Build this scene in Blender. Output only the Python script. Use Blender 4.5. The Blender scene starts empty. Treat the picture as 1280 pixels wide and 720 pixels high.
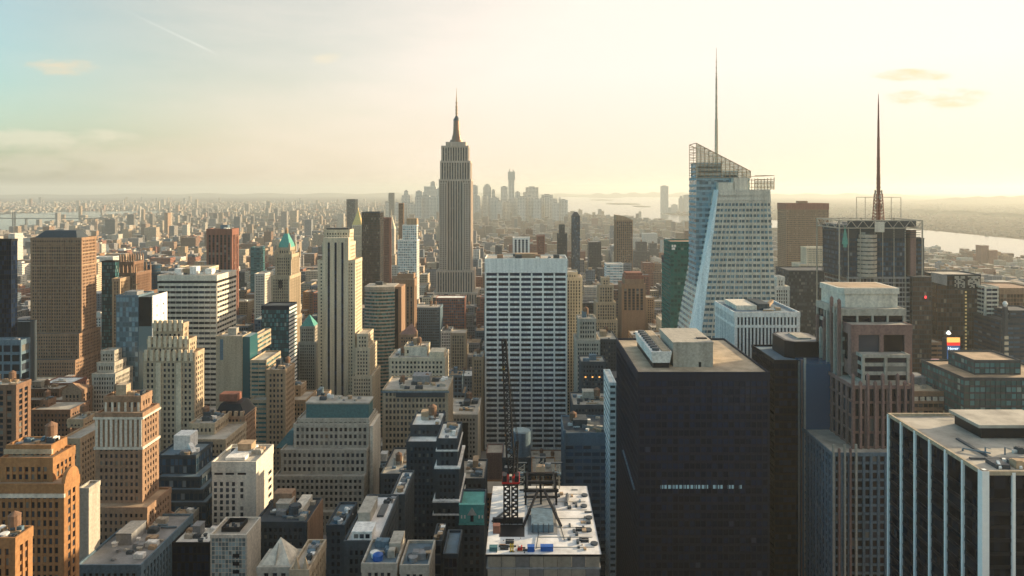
import bpy, math, random
from mathutils import Vector
import numpy as np
rnd = random.Random(7)
R = math.radians
SC = bpy.context.scene
COL = SC.collection
# ------------------------------------------------------------------ camera (an observation deck 260 m above the streets)
F, CX, CY, H = 867.0, 655.0, 237.0, 260.0            # focal length, vanishing point of the avenues (photo pixels), eye height
cam_d = bpy.data.cameras.new('camera'); cam = bpy.data.objects.new('camera', cam_d); COL.objects.link(cam)
cam.location = (0, 0, H); cam.rotation_euler = (R(90), 0, 0)
cam_d.sensor_width = 36; cam_d.lens = 36 * F / 1280
cam_d.shift_x = (640 - CX) / 1280; cam_d.shift_y = (CY - 360) / 1280
cam_d.clip_start = 1; cam_d.clip_end = 90000
SC.camera = cam
# ------------------------------------------------------------------ sky
AZ, EL = R(66), R(13.5)
SUN = Vector((math.sin(AZ) * math.cos(EL), math.cos(AZ) * math.cos(EL), math.sin(EL)))
W_ = bpy.data.worlds.new('World'); SC.world = W_; W_.use_nodes = True
def nd(nt, t, **k):
    n = nt.nodes.new(t)
    for a, b in k.items(): setattr(n, a, b)
    return n
def world():
    nt = W_.node_tree; L = nt.links.new
    bg = nt.nodes['Background']
    sky = nd(nt, 'ShaderNodeTexSky', sky_type='NISHITA', sun_disc=False, sun_elevation=EL, sun_rotation=AZ, altitude=0, air_density=1.0, dust_density=2.5, ozone_density=1.5)
    tc = nd(nt, 'ShaderNodeTexCoord')
    def M(op, a, b=None, c=None, cl=False):
        n = nd(nt, 'ShaderNodeMath', operation=op, use_clamp=cl)
        for i, v in enumerate((a, b, c)):
            if v is None: continue
            if isinstance(v, (int, float)): n.inputs[i].default_value = v
            else: L(v, n.inputs[i])
        return n.outputs[0]
    def mix(f, a, b, mode='MIX'):
        n = nd(nt, 'ShaderNodeMix', data_type='RGBA', blend_type=mode)
        for i, v in ((0, f), (6, a), (7, b)):
            if isinstance(v, (int, float)): n.inputs[i].default_value = v
            elif isinstance(v, tuple): n.inputs[i].default_value = (*v, 1)
            else: L(v, n.inputs[i])
        return n.outputs[2]
    d = tc.outputs['Generated']
    sp = nd(nt, 'ShaderNodeSeparateXYZ'); L(d, sp.inputs[0])
    X, Y, Z = sp.outputs
    dt = nd(nt, 'ShaderNodeVectorMath', operation='DOT_PRODUCT'); L(d, dt.inputs[0]); dt.inputs[1].default_value = SUN
    dot = dt.outputs['Value']
    # Nishita, a little more teal away from the sun
    k = nd(nt, 'ShaderNodeMapRange', interpolation_type='SMOOTHSTEP'); k.inputs[1].default_value = -.55; k.inputs[2].default_value = .12; L(dot, k.inputs[0])
    base = mix(1.0, sky.outputs[0], mix(k.outputs[0], SKY_BACK, SKY_TINT), 'MULTIPLY')
    # thin warm veil of high cloud and dust, thickest toward the sun and toward the horizon
    t = M('MULTIPLY_ADD', dot, 0.5, 0.5)                     # 0 opposite .. 1 at the sun
    t = M('POWER', t, 2.2)
    hor = M('POWER', M('SUBTRACT', 1.0, M('ABSOLUTE', Z), cl=True), 5.0)
    ns = nd(nt, 'ShaderNodeTexNoise'); ns.inputs['Scale'].default_value = 2.2; ns.inputs['Detail'].default_value = 9; ns.inputs['Roughness'].default_value = .62
    mp = nd(nt, 'ShaderNodeMapping'); mp.inputs['Scale'].default_value = (1, 1, 5); L(d, mp.inputs[0]); L(mp.outputs[0], ns.inputs[0])
    f = M('ADD', M('MULTIPLY_ADD', t, 2.0, -0.20), M('MULTIPLY', hor, 0.55))
    f = M('ADD', f, M('MULTIPLY_ADD', ns.outputs[0], 0.8, -0.40), cl=True)
    f = M('MULTIPLY', f, k.outputs[0])
    veil = mix(M('MULTIPLY', M('ABSOLUTE', Z), 6.0, cl=True), mix(t, LOW_FAR, LOW_SUN), mix(t, VEIL_FAR, VEIL_SUN))
    c = mix(f, base, veil)
    # small low clouds: bands of direction (u = x/y, v = z/y ahead of the viewer)
    yc = M('MAXIMUM', Y, 0.02)
    u = M('DIVIDE', X, yc); v = M('DIVIDE', Z, yc)
    cb = nd(nt, 'ShaderNodeCombineXYZ'); L(u, cb.inputs[0]); L(v, cb.inputs[1])
    m2 = nd(nt, 'ShaderNodeMapping'); m2.inputs['Scale'].default_value = (9, 30, 1); L(cb.outputs[0], m2.inputs[0])
    n2 = nd(nt, 'ShaderNodeTexNoise'); n2.inputs['Scale'].default_value = 1.6; n2.inputs['Detail'].default_value = 6; n2.inputs['Roughness'].default_value = .6; L(m2.outputs[0], n2.inputs[0])
    for (px, py, rx, ry, col, amt, thr) in CLOUDS:
        a = M('DIVIDE', M('SUBTRACT', u, (px - CX) / F), rx / F); b = M('DIVIDE', M('SUBTRACT', v, (CY - py) / F), ry / F)
        rr = M('ADD', M('MULTIPLY', a, a), M('MULTIPLY', b, b))
        win = M('SUBTRACT', 1.0, rr, cl=True)
        k = M('MULTIPLY', M('SUBTRACT', M('ADD', M('MULTIPLY_ADD', n2.outputs[0], 2.2, -.6), M('MULTIPLY', win, .45)), thr), 2.2, cl=True)
        k = M('MULTIPLY', M('MULTIPLY', k, M('MULTIPLY', win, 2.0, cl=True)), amt, cl=True)
        c = mix(k, c, col)
    # an aircraft trail: a straight thin line of ice cloud
    u0, v0, u1, v1 = (150 - CX) / F, (CY - 10) / F, (272 - CX) / F, (CY - 68) / F
    du, dv = u1 - u0, v1 - v0; ln = math.hypot(du, dv); nx, ny = -dv / ln, du / ln
    dist = M('ABSOLUTE', M('ADD', M('MULTIPLY', M('SUBTRACT', u, u0), nx), M('MULTIPLY', M('SUBTRACT', v, v0), ny)))
    s = M('DIVIDE', M('ADD', M('MULTIPLY', M('SUBTRACT', u, u0), du / ln), M('MULTIPLY', M('SUBTRACT', v, v0), dv / ln)), ln)
    k = M('SUBTRACT', 1.0, M('DIVIDE', dist, 2.2 / F), cl=True)
    k = M('MULTIPLY', k, M('MULTIPLY', M('MULTIPLY', M('SUBTRACT', 1.0, s, cl=True), 6.0, cl=True), M('MULTIPLY', s, 1.2, cl=True)))
    c = mix(M('MULTIPLY', k, .22), c, (.75 / SKY_STR, .73 / SKY_STR, .65 / SKY_STR))
    L(c, bg.inputs[0]); bg.inputs[1].default_value = SKY_STR
    W_.cycles.sampling_method = 'MANUAL'; W_.cycles.sample_map_resolution = 512
SKY_STR = 0.15
k_ = .56 / SKY_STR
SKY_TINT = (.86, .82, .62)
SKY_BACK = (.70, 1.18, 1.20)
LOW_FAR = (.88 * k_, .76 * k_, .58 * k_)
LOW_SUN = (1.10 * k_, .89 * k_, .68 * k_)
VEIL_FAR = (.97 * k_, .865 * k_, .74 * k_)
VEIL_SUN = (1.14 * k_, 1.01 * k_, .93 * k_)
CLOUDS = [(75, 84, 70, 13, (.86 * k_, .73 * k_, .52 * k_), .75, .62),
          (45, 172, 170, 14, (.90 * k_, .82 * k_, .63 * k_), .5, .55),
          (60, 200, 330, 24, (.80 * k_, .73 * k_, .56 * k_), .45, .5),
          (410, 72, 30, 9, (.95 * k_, .84 * k_, .62 * k_), .6, .62),
          (1140, 94, 58, 10, (.95 * k_, .78 * k_, .46 * k_), .8, .58),
          (1175, 122, 75, 15, (.95 * k_, .77 * k_, .44 * k_), .85, .58)]
world()
sun_d = bpy.data.lights.new('sun', 'SUN'); sun = bpy.data.objects.new('sun', sun_d); COL.objects.link(sun)
sun_d.energy = 5.0; sun_d.angle = R(0.6); sun_d.color = (1.0, .78, .50)
sun.rotation_euler = SUN.to_track_quat('Z', 'Y').to_euler(); sun.location = SUN * 3000
SC.view_settings.view_transform = 'Standard'; SC.view_settings.look = 'None'
SC.view_settings.exposure = 0.9; SC.view_settings.gamma = 1.0; SC.view_settings.use_curve_mapping = False
SC.cycles.use_denoising = True
try: SC.cycles.denoiser = 'OPENIMAGEDENOISE'
except Exception: pass
SC.cycles.max_bounces = 6; SC.cycles.diffuse_bounces = 3; SC.cycles.glossy_bounces = 3; SC.cycles.volume_bounces = 2; SC.cycles.transparent_max_bounces = 8
SC.cycles.use_adaptive_sampling = True; SC.cycles.adaptive_threshold = 0.02
SC.cycles.caustics_reflective = False; SC.cycles.caustics_refractive = False; SC.cycles.sample_clamp_indirect = 4
HAZE_DENS = 6.2e-5; HAZE_COL = (.79, .82, .76); HAZE_G = 0.3

# ------------------------------------------------------------------ photo pixel + real distance -> metres
def PX(x, Y): return (x - CX) / F * Y
def PZ(y, Y): return H - (y - CY) / F * Y

# ------------------------------------------------------------------ materials
MATS = {}
def newmat(key):
    m = bpy.data.materials.new(key); m.use_nodes = True
    return m, m.node_tree, m.node_tree.nodes['Principled BSDF']
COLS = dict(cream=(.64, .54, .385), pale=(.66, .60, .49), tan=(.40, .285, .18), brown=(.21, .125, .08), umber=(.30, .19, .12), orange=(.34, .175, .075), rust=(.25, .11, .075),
            brick=(.27, .12, .085), stone=(.42, .38, .31), white=(.80, .77, .70), grey=(.25, .25, .245), dark=(.028, .033, .042), navy=(.010, .018, .036), slate=(.045, .06, .072),
            bluegrey=(.12, .18, .22), teal=(.06, .16, .17), pink=(.26, .16, .135), sand=(.44, .35, .24), gold=(.75, .52, .18), copper=(.10, .34, .28), steel=(.06, .075, .085),
            red=(.40, .02, .02), blue=(.03, .12, .40), yellow=(.65, .42, .03), snow=(.72, .70, .66), green=(.015, .125, .11), rail=(.5, .36, .24), black=(.010, .012, .016), brightwhite=(.88, .86, .79), paleblue=(.30, .41, .44), limestone=(.50, .41, .33))
def wall(key, rough=.85, var=.34, metal=0.0):
    k = ('wall', key, rough, metal)
    if k in MATS: return MATS[k]
    m, nt, p = newmat('masonry_' + key); L = nt.links.new; c = COLS[key]
    tc = nd(nt, 'ShaderNodeTexCoord')
    mp = nd(nt, 'ShaderNodeMapping'); mp.inputs['Scale'].default_value = (.35, .35, .022); L(tc.outputs['Object'], mp.inputs[0])
    n1 = nd(nt, 'ShaderNodeTexNoise'); n1.inputs['Scale'].default_value = 1; n1.inputs['Detail'].default_value = 4; L(mp.outputs[0], n1.inputs[0])
    n2 = nd(nt, 'ShaderNodeTexNoise'); n2.inputs['Scale'].default_value = .9; n2.inputs['Detail'].default_value = 3; L(tc.outputs['Object'], n2.inputs[0])
    a = nd(nt, 'ShaderNodeMath', operation='ADD'); L(n1.outputs[0], a.inputs[0]); L(n2.outputs[0], a.inputs[1])
    mr = nd(nt, 'ShaderNodeMapRange'); mr.inputs[1].default_value = .6; mr.inputs[2].default_value = 1.4; mr.inputs[3].default_value = 1 - var * 1.2; mr.inputs[4].default_value = 1 + var * .8; L(a.outputs[0], mr.inputs[0])
    mx = nd(nt, 'ShaderNodeMix', data_type='RGBA', blend_type='MULTIPLY'); mx.inputs[0].default_value = 1; mx.inputs[6].default_value = (*c, 1); L(mr.outputs[0], mx.inputs[7])
    L(mx.outputs[2], p.inputs['Base Color']); p.inputs['Roughness'].default_value = rough; p.inputs['Metallic'].default_value = metal; p.inputs['Specular IOR Level'].default_value = .2 if not metal else .5
    MATS[k] = m; return m
GL = dict(g_dark=((.010, .015, .024), .17), g_navy=((.004, .012, .032), .004), g_ink=((.004, .007, .012), .004), g_blue=((.02, .055, .095), .12), g_teal=((.03, .11, .12), .12), g_green=((.0, .075, .065), .06),
          g_pale=((.20, .28, .29), .25), g_grey=((.05, .06, .065), .15), g_brown=((.05, .03, .02), .1), g_sky=((.10, .17, .20), .15))
def glass(key, spread=1.0):
    """window glass: every pane (one UV cell) has its own tone, some show blinds"""
    k = ('glass', key)
    if k in MATS: return MATS[k]
    m, nt, p = newmat('window_' + key); L = nt.links.new; c, bl = GL[key]
    uv = nd(nt, 'ShaderNodeUVMap'); fl = nd(nt, 'ShaderNodeVectorMath', operation='FLOOR'); L(uv.outputs[0], fl.inputs[0])
    oi = nd(nt, 'ShaderNodeObjectInfo')
    cb = nd(nt, 'ShaderNodeVectorMath', operation='MULTIPLY_ADD'); cb.inputs[1].default_value = (1, 1, 1); L(fl.outputs[0], cb.inputs[0])
    c3 = nd(nt, 'ShaderNodeCombineXYZ'); L(oi.outputs['Random'], c3.inputs[2]); L(c3.outputs[0], cb.inputs[2])
    wn = nd(nt, 'ShaderNodeTexWhiteNoise', noise_dimensions='3D'); L(cb.outputs[0], wn.inputs[0])
    rp = nd(nt, 'ShaderNodeValToRGB'); rp.color_ramp.interpolation = 'CONSTANT'
    e = rp.color_ramp.elements
    e[0].position = 0; e[0].color = (*[x * .7 for x in c], 1); e[1].position = .35; e[1].color = (*c, 1)
    for pos, q in ((.62, tuple(x * 1.7 + .004 for x in c)), (1 - bl * 1.2, tuple(x * 1.6 + .035 for x in c)), (1 - bl * .45, tuple(x * 1.3 + y for x, y in zip(c, (.16, .15, .12))))):
        n = e.new(pos); n.color = (*q, 1)
    L(wn.outputs[0], rp.inputs[0]); L(rp.outputs[0], p.inputs['Base Color'])
    mr = nd(nt, 'ShaderNodeMapRange'); mr.inputs[3].default_value = .06; mr.inputs[4].default_value = .22; L(wn.outputs[0], mr.inputs[0]); L(mr.outputs[0], p.inputs['Roughness'])
    p.inputs['Specular IOR Level'].default_value = .6 if key in ('g_pale', 'g_sky', 'g_teal', 'g_green', 'g_brown', 'g_grey') else .10 if key in ('g_navy', 'g_ink') else .28
    MATS[k] = m; return m
def pane_mat(key='g_dark'):
    k = ('pane', key)
    if k in MATS: return MATS[k]
    m, nt, p = newmat('pane_' + key); L = nt.links.new; c, bl = GL[key]
    oi = nd(nt, 'ShaderNodeObjectInfo'); rp = nd(nt, 'ShaderNodeValToRGB'); rp.color_ramp.interpolation = 'CONSTANT'
    e = rp.color_ramp.elements; e[0].color = (*c, 1); e[1].position = .5; e[1].color = (*[x * 1.8 + .004 for x in c], 1)
    n = e.new(1 - bl * 1.8); n.color = (*[x * 2 + .02 for x in c], 1); n = e.new(1 - bl * .6); n.color = (.16, .15, .13, 1)
    L(oi.outputs['Random'], rp.inputs[0]); L(rp.outputs[0], p.inputs['Base Color']); p.inputs['Roughness'].default_value = .1
    MATS[k] = m; return m
def roofm(key):
    k = ('roof', key)
    if k in MATS: return MATS[k]
    m, nt, p = newmat('roofing_' + key); L = nt.links.new; c = COLS[key]
    tc = nd(nt, 'ShaderNodeTexCoord')
    n1 = nd(nt, 'ShaderNodeTexNoise'); n1.inputs['Scale'].default_value = .12; n1.inputs['Detail'].default_value = 6; n1.inputs['Roughness'].default_value = .65; L(tc.outputs['Object'], n1.inputs[0])
    rp = nd(nt, 'ShaderNodeValToRGB'); e = rp.color_ramp.elements
    e[0].position = .35; e[0].color = (*[x * .62 for x in c], 1); e[1].position = .62; e[1].color = (*[min(.85, x * 1.1) for x in c], 1)
    L(n1.outputs[0], rp.inputs[0]); L(rp.outputs[0], p.inputs['Base Color']); p.inputs['Roughness'].default_value = .9
    MATS[k] = m; return m
def emis(key, col, s):
    k = ('emis', key)
    if k in MATS: return MATS[k]
    m, nt, p = newmat('lit_' + key); p.inputs['Base Color'].default_value = (*col, 1); p.inputs['Emission Color'].default_value = (*col, 1); p.inputs['Emission Strength'].default_value = s
    MATS[k] = m; return m
def city_mat():
    """walls of far blocks: painted colour per block (colour attribute), windows from the UV cells"""
    if 'city' in MATS: return MATS['city']
    m, nt, p = newmat('city_wall'); L = nt.links.new
    at = nd(nt, 'ShaderNodeAttribute', attribute_name='col'); uv = nd(nt, 'ShaderNodeUVMap')
    fr = nd(nt, 'ShaderNodeVectorMath', operation='FRACTION'); L(uv.outputs[0], fr.inputs[0])
    fl = nd(nt, 'ShaderNodeVectorMath', operation='FLOOR'); L(uv.outputs[0], fl.inputs[0])
    sp = nd(nt, 'ShaderNodeSeparateXYZ'); L(fr.outputs[0], sp.inputs[0])
    def win(o, c, w):
        n = nd(nt, 'ShaderNodeMath', operation='COMPARE'); L(o, n.inputs[0]); n.inputs[1].default_value = c; n.inputs[2].default_value = w; return n.outputs[0]
    mu = nd(nt, 'ShaderNodeMath', operation='MULTIPLY'); L(win(sp.outputs[0], .5, .26), mu.inputs[0]); L(win(sp.outputs[1], .55, .27), mu.inputs[1])
    wn = nd(nt, 'ShaderNodeTexWhiteNoise', noise_dimensions='2D'); L(fl.outputs[0], wn.inputs[0])
    rp = nd(nt, 'ShaderNodeValToRGB'); e = rp.color_ramp.elements; rp.color_ramp.interpolation = 'CONSTANT'
    e[0].color = (.012, .018, .028, 1); e[1].position = .55; e[1].color = (.035, .045, .055, 1); n = e.new(.86); n.color = (.16, .15, .125, 1)
    L(wn.outputs[0], rp.inputs[0])
    mx = nd(nt, 'ShaderNodeMix', data_type='RGBA'); L(mu.outputs[0], mx.inputs[0]); L(at.outputs[0], mx.inputs[6]); L(rp.outputs[0], mx.inputs[7])
    L(mx.outputs[2], p.inputs['Base Color'])
    mr = nd(nt, 'ShaderNodeMapRange'); mr.inputs[3].default_value = .9; mr.inputs[4].default_value = .2; L(mu.outputs[0], mr.inputs[0]); L(mr.outputs[0], p.inputs['Roughness'])
    MATS['city'] = m; return m
def paint(key, rough=.5, metal=0.0):
    k = ('paint', key, rough, metal)
    if k in MATS: return MATS[k]
    m, nt, p = newmat('paint_' + key); L = nt.links.new; c = COLS[key]
    tc = nd(nt, 'ShaderNodeTexCoord'); n1 = nd(nt, 'ShaderNodeTexNoise'); n1.inputs['Scale'].default_value = .7; n1.inputs['Detail'].default_value = 4; L(tc.outputs['Object'], n1.inputs[0])
    rp = nd(nt, 'ShaderNodeValToRGB'); e = rp.color_ramp.elements; e[0].position = .3; e[0].color = (*[x * .75 for x in c], 1); e[1].position = .7; e[1].color = (*[min(.9, x * 1.1) for x in c], 1)
    L(n1.outputs[0], rp.inputs[0]); L(rp.outputs[0], p.inputs['Base Color'])
    p.inputs['Roughness'].default_value = rough; p.inputs['Metallic'].default_value = metal; p.inputs['Specular IOR Level'].default_value = .22
    MATS[k] = m; return m

# ------------------------------------------------------------------ mesh builder
class M:
    def __init__(s): s.v = []; s.f = []; s.uv = []; s.c = []
    def quad(s, a, b, c, d, uv=((0, 0), (1, 0), (1, 1), (0, 1)), col=None):
        n = len(s.v); s.v += [a, b, c, d]; s.f.append((n, n + 1, n + 2, n + 3)); s.uv += list(uv)
        s.c += [col] * 4
    def tri(s, a, b, c, col=None):
        n = len(s.v); s.v += [a, b, c]; s.f.append((n, n + 1, n + 2)); s.uv += [(.5, .1)] * 3; s.c += [col] * 3
    def box(s, x0, x1, y0, y1, z0, z1, bay=0, fl=1, col=None, rcol=None, off=(0, 0), bottom=True, wpx=None):
        if bay:
            nx = max(1, round((x1 - x0) / bay)); ny = max(1, round((y1 - y0) / bay)); nz = (z1 - z0) / fl
        else: nx = ny = nz = 0
        o, q = off
        def U(n): return ((o, q), (o + n, q), (o + n, q + nz), (o, q + nz))
        s.quad((x0, y0, z0), (x1, y0, z0), (x1, y0, z1), (x0, y0, z1), U(nx), col)
        s.quad((x1, y0, z0), (x1, y1, z0), (x1, y1, z1), (x1, y0, z1), U(ny), col)
        s.quad((x1, y1, z0), (x0, y1, z0), (x0, y1, z1), (x1, y1, z1), U(nx), col)
        s.quad((x0, y1, z0), (x0, y0, z0), (x0, y0, z1), (x0, y1, z1), U(ny), col)
        z = ((0.02, 0.02),) * 4
        s.quad((x0, y0, z1), (x1, y0, z1), (x1, y1, z1), (x0, y1, z1), z, rcol or col)
        if bottom: s.quad((x0, y1, z0), (x1, y1, z0), (x1, y0, z0), (x0, y0, z0), z, col)
    def frustum(s, A, za, B, zb, cap=True, bay=0, fl=1, vlo=0):
        n = len(A)
        for i in range(n):
            j = (i + 1) % n
            if bay:
                w = max(1, round(math.hypot(A[j][0] - A[i][0], A[j][1] - A[i][1]) / bay)); h = (zb - za) / fl
                uv = ((i * 50, vlo), (i * 50 + w, vlo), (i * 50 + w, vlo + h), (i * 50, vlo + h))
            else: uv = ((0, 0), (1, 0), (1, 1), (0, 1))
            s.quad((*A[i], za), (*A[j], za), (*B[j], zb), (*B[i], zb), uv)
        if cap:
            m = len(s.v); s.v += [(*p, zb) for p in B]; s.f.append(tuple(range(m, m + n))); s.uv += [(.02, .02)] * n; s.c += [None] * n
            m = len(s.v); s.v += [(*p, za) for p in reversed(A)]; s.f.append(tuple(range(m, m + n))); s.uv += [(.02, .02)] * n; s.c += [None] * n
    def prism(s, P, z0, z1, **k): s.frustum(P, z0, P, z1, **k)
    def pyr(s, x0, x1, y0, y1, z0, apex):
        P = [(x0, y0, z0), (x1, y0, z0), (x1, y1, z0), (x0, y1, z0)]
        for i in range(4): s.tri(P[i], P[(i + 1) % 4], apex)
        s.quad(P[3], P[2], P[1], P[0])
    def cyl(s, x, y, z0, z1, r0, r1=None, n=14, **k):
        r1 = r0 if r1 is None else r1
        A = [(x + r0 * math.cos(i * 2 * math.pi / n), y + r0 * math.sin(i * 2 * math.pi / n)) for i in range(n)]
        B = [(x + r1 * math.cos(i * 2 * math.pi / n), y + r1 * math.sin(i * 2 * math.pi / n)) for i in range(n)]
        s.frustum(A, z0, B, z1, **k)
    def bar(s, p, q, w, w2=None):
        p = Vector(p); q = Vector(q); d = (q - p)
        if d.length < 1e-6: return
        d.normalize(); a = d.cross(Vector((0, 0, 1)))
        if a.length < .01: a = Vector((1, 0, 0))
        a.normalize(); b = d.cross(a); w2 = w if w2 is None else w2
        A = [tuple(p + (a * i + b * j) * w / 2) for i, j in ((-1, -1), (1, -1), (1, 1), (-1, 1))]
        B = [tuple(q + (a * i + b * j) * w2 / 2) for i, j in ((-1, -1), (1, -1), (1, 1), (-1, 1))]
        for i in range(4): s.quad(A[i], A[(i + 1) % 4], B[(i + 1) % 4], B[i])
        s.quad(*A[::-1]); s.quad(*B)
    def mesh(s, name, mat, o=(0, 0, 0), col=False):
        me = bpy.data.meshes.new(name)
        vs = np.array(s.v, dtype=np.float64) - np.array(o)
        me.from_pydata(vs.tolist(), [], s.f)
        ul = me.uv_layers.new(name='UVMap')
        ul.data.foreach_set('uv', np.array(s.uv, dtype=np.float32).ravel())
        if col:
            ca = me.color_attributes.new('col', 'FLOAT_COLOR', 'CORNER')
            ca.data.foreach_set('color', np.array([(*(c or (.3, .3, .3)), 1) for c in s.c], dtype=np.float32).ravel())
        me.materials.append(mat); return me
def tag(o, label=None, cat=None, group=None, kind=None):
    for k, v in (('label', label), ('category', cat), ('group', group), ('kind', kind)):
        if v: o[k] = v
    return o
def obj(name, m, mat, label=None, cat=None, group=None, kind=None, org=(0, 0, 0), col=False):
    o = bpy.data.objects.new(name, m.mesh(name, mat, org, col)); o.location = org; COL.objects.link(o)
    return tag(o, label, cat, group, kind)
class T:
    """a thing: an Empty at its base that parents its parts"""
    def __init__(s, name, label, cat, x, y, z=0, group=None):
        s.o = bpy.data.objects.new(name, None); s.o.location = (x, y, z); s.o.empty_display_size = 5; COL.objects.link(s.o); tag(s.o, label, cat, group); s.org = (x, y, z)
    def part(s, name, m, mat, parent=None, label=None, kind=None, col=False):
        if not m.v: return None
        o = bpy.data.objects.new(name, m.mesh(name, mat, s.org, col)); COL.objects.link(o); o.parent = parent or s.o
        return tag(o, label, None, None, kind)

# ------------------------------------------------------------------ facades
ST = dict(
    punch=dict(bay=2.7, fl=3.5, pier=.46, sp=.44, pd=.40, sd=.34, c=1.6, top=2.0),
    pier=dict(bay=2.7, fl=3.6, pier=.46, sp=.32, pd=.60, sd=.25, c=1.8, top=2.5),
    fine=dict(bay=2.2, fl=3.7, pier=.40, sp=.42, pd=.40, sd=.2, c=1.2, top=2.0),
    band=dict(bay=5.0, fl=3.8, pier=.05, sp=.50, pd=.20, sd=.50, c=.8, top=1.2),
    curtain=dict(bay=1.8, fl=3.9, pier=.10, sp=.16, pd=.18, sd=.10, c=.4, top=.8),
    grid=dict(bay=3.0, fl=3.8, pier=.30, sp=.30, pd=.45, sd=.38, c=1.0, top=1.2),
    blank=dict(bay=999, fl=999, pier=.1, sp=1.0, pd=.02, sd=.01, c=.1, top=1))
def fbox(m, f, X, s0, s1, d0, d1, za, zb):
    x0, x1, y0, y1 = X
    if f == 'f': m.box(x0 + s0, x0 + s1, y0 + d0, y0 + d1, za, zb)
    elif f == 'b': m.box(x0 + s0, x0 + s1, y1 - d1, y1 - d0, za, zb)
    elif f == 'l': m.box(x0 + d0, x0 + d1, y0 + s0, y0 + s1, za, zb)
    else: m.box(x1 - d1, x1 - d0, y0 + s0, y0 + s1, za, zb)
def facade(W, G, X, z0, z1, st, faces='flr', S=None, cells=None, Rf=None, par=1.0):
    x0, x1, y0, y1 = X; S = S or W
    pd, sd, c = st['pd'], st['sd'], min(st['c'], (x1 - x0) * .2, (y1 - y0) * .2)
    zt = z1 - st['top'] - par
    nf = max(1, round((zt - z0) / st['fl'])); fh = (zt - z0) / nf
    G.box(x0 + pd, x1 - pd, y0 + pd, y1 - pd, z0, zt + .1, bottom=False)
    # UV of the glass: one cell per window
    dims = (x1 - x0 - 2 * c, y1 - y0 - 2 * c)
    nbs = [max(1, round(d / st['bay'])) for d in dims]
    for k, nb in enumerate((nbs[0], nbs[1], nbs[0], nbs[1])):
        i = len(G.uv) - 20 + 4 * k; ex = (c - pd) / dims[k % 2] * nb
        G.uv[i:i + 4] = [(k * 60 - ex, 0), (k * 60 + nb + ex, 0), (k * 60 + nb + ex, nf), (k * 60 - ex, nf)]
    for ax, bx in ((x0, x0 + c), (x1 - c, x1)):
        for ay, by in ((y0, y0 + c), (y1 - c, y1)): W.box(ax, bx, ay, by, z0, zt)
    for f in faces:
        k = 0 if f in 'fb' else 1; nb = nbs[k]; Lc = dims[k]; b = Lc / nb; pw = b * st['pier']; sh = fh * st['sp']
        for i in range(1, nb): fbox(W, f, X, c + i * b - pw / 2, c + i * b + pw / 2, 0, pd + .05, z0, zt)
        if st['pier'] > .3 and nb > 0:
            fbox(W, f, X, c, c + pw / 2, .004, pd + .05, z0, zt); fbox(W, f, X, c + Lc - pw / 2, c + Lc, .004, pd + .05, z0, zt)
        dd = pd - sd
        for j in range(nf): fbox(S, f, X, c * .98, c + Lc + c * .02, dd, pd + .06, z0 + j * fh, z0 + j * fh + sh)
        if cells is not None and f in cells:
            for j in range(nf):
                for i in range(nb): cells[f].append((f, X, c + i * b + pw / 2, c + (i + 1) * b - pw / 2, pd, z0 + j * fh + sh, z0 + (j + 1) * fh))
    e = .18
    W.box(x0 - e, x1 + e, y0 - e, y1 + e, zt, z1 - par)
    if par > .2:
        t = .45; q = e - .02
        W.box(x0 - q, x1 + q, y0 - q, y0 + t, z1 - par - .01, z1); W.box(x0 - q, x1 + q, y1 - t, y1 + q, z1 - par - .01, z1)
        W.box(x0 - q, x0 + t, y0 + t, y1 - t, z1 - par - .01, z1); W.box(x1 - t, x1 + q, y0 + t, y1 - t, z1 - par - .01, z1)
    if Rf is not None: Rf.box(x0 + .46, x1 - .46, y0 + .46, y1 - .46, z1 - par - .3, z1 - par + .06)
def add_panes(t, cells, gk, limit=100):
    """each window pane its own part, the largest-showing hundred; the rest as one part"""
    allc = []
    for f in cells: allc += cells[f]
    allc.sort(key=lambda q: -q[5] + (0 if q[0] == 'f' else 2))
    cache = {}; rest = M()
    for n, (f, X, s0, s1, d, za, zb) in enumerate(allc):
        m = M(); fbox(m, f, X, s0 + .05, s1 - .05, d - .12, d + .04, za + .05, zb - .05)
        if n >= limit:
            b = len(rest.v); rest.v += m.v; rest.f += [tuple(i + b for i in q) for q in m.f]; rest.uv += [(n * 3 + .5, .5)] * len(m.uv); rest.c += m.c; continue
        p0 = m.v[0]; key = (f, round(s1 - s0, 2), round(zb - za, 2))
        if key not in cache: cache[key] = m.mesh('window', pane_mat(gk), p0)
        o = bpy.data.objects.new('window', cache[key]); COL.objects.link(o); o.parent = t.o; o.location = Vector(p0) - Vector(t.org)
    if rest.v: t.part('window', rest, glass(gk), kind='stuff')
def water_tank(t, x, y, z, r=2.0, parent=None):
    m = M(); h = r * 1.9
    for a, b in ((-1, -1), (1, -1), (1, 1), (-1, 1)): m.box(x + a * r * .6 - .15, x + a * r * .6 + .15, y + b * r * .6 - .15, y + b * r * .6 + .15, z, z + r * 1.3)
    m.cyl(x, y, z + r * 1.3, z + r * 1.3 + h, r, n=12); m.cyl(x, y, z + r * 1.3 + h, z + r * 1.3 + h + r * .7, r * 1.08, .1, n=12)
    t.part('water_tank', m, wall('brown'), parent)
UNITM = ['grey', 'stone', 'white', 'steel', 'bluegrey', 'tan']
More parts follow.
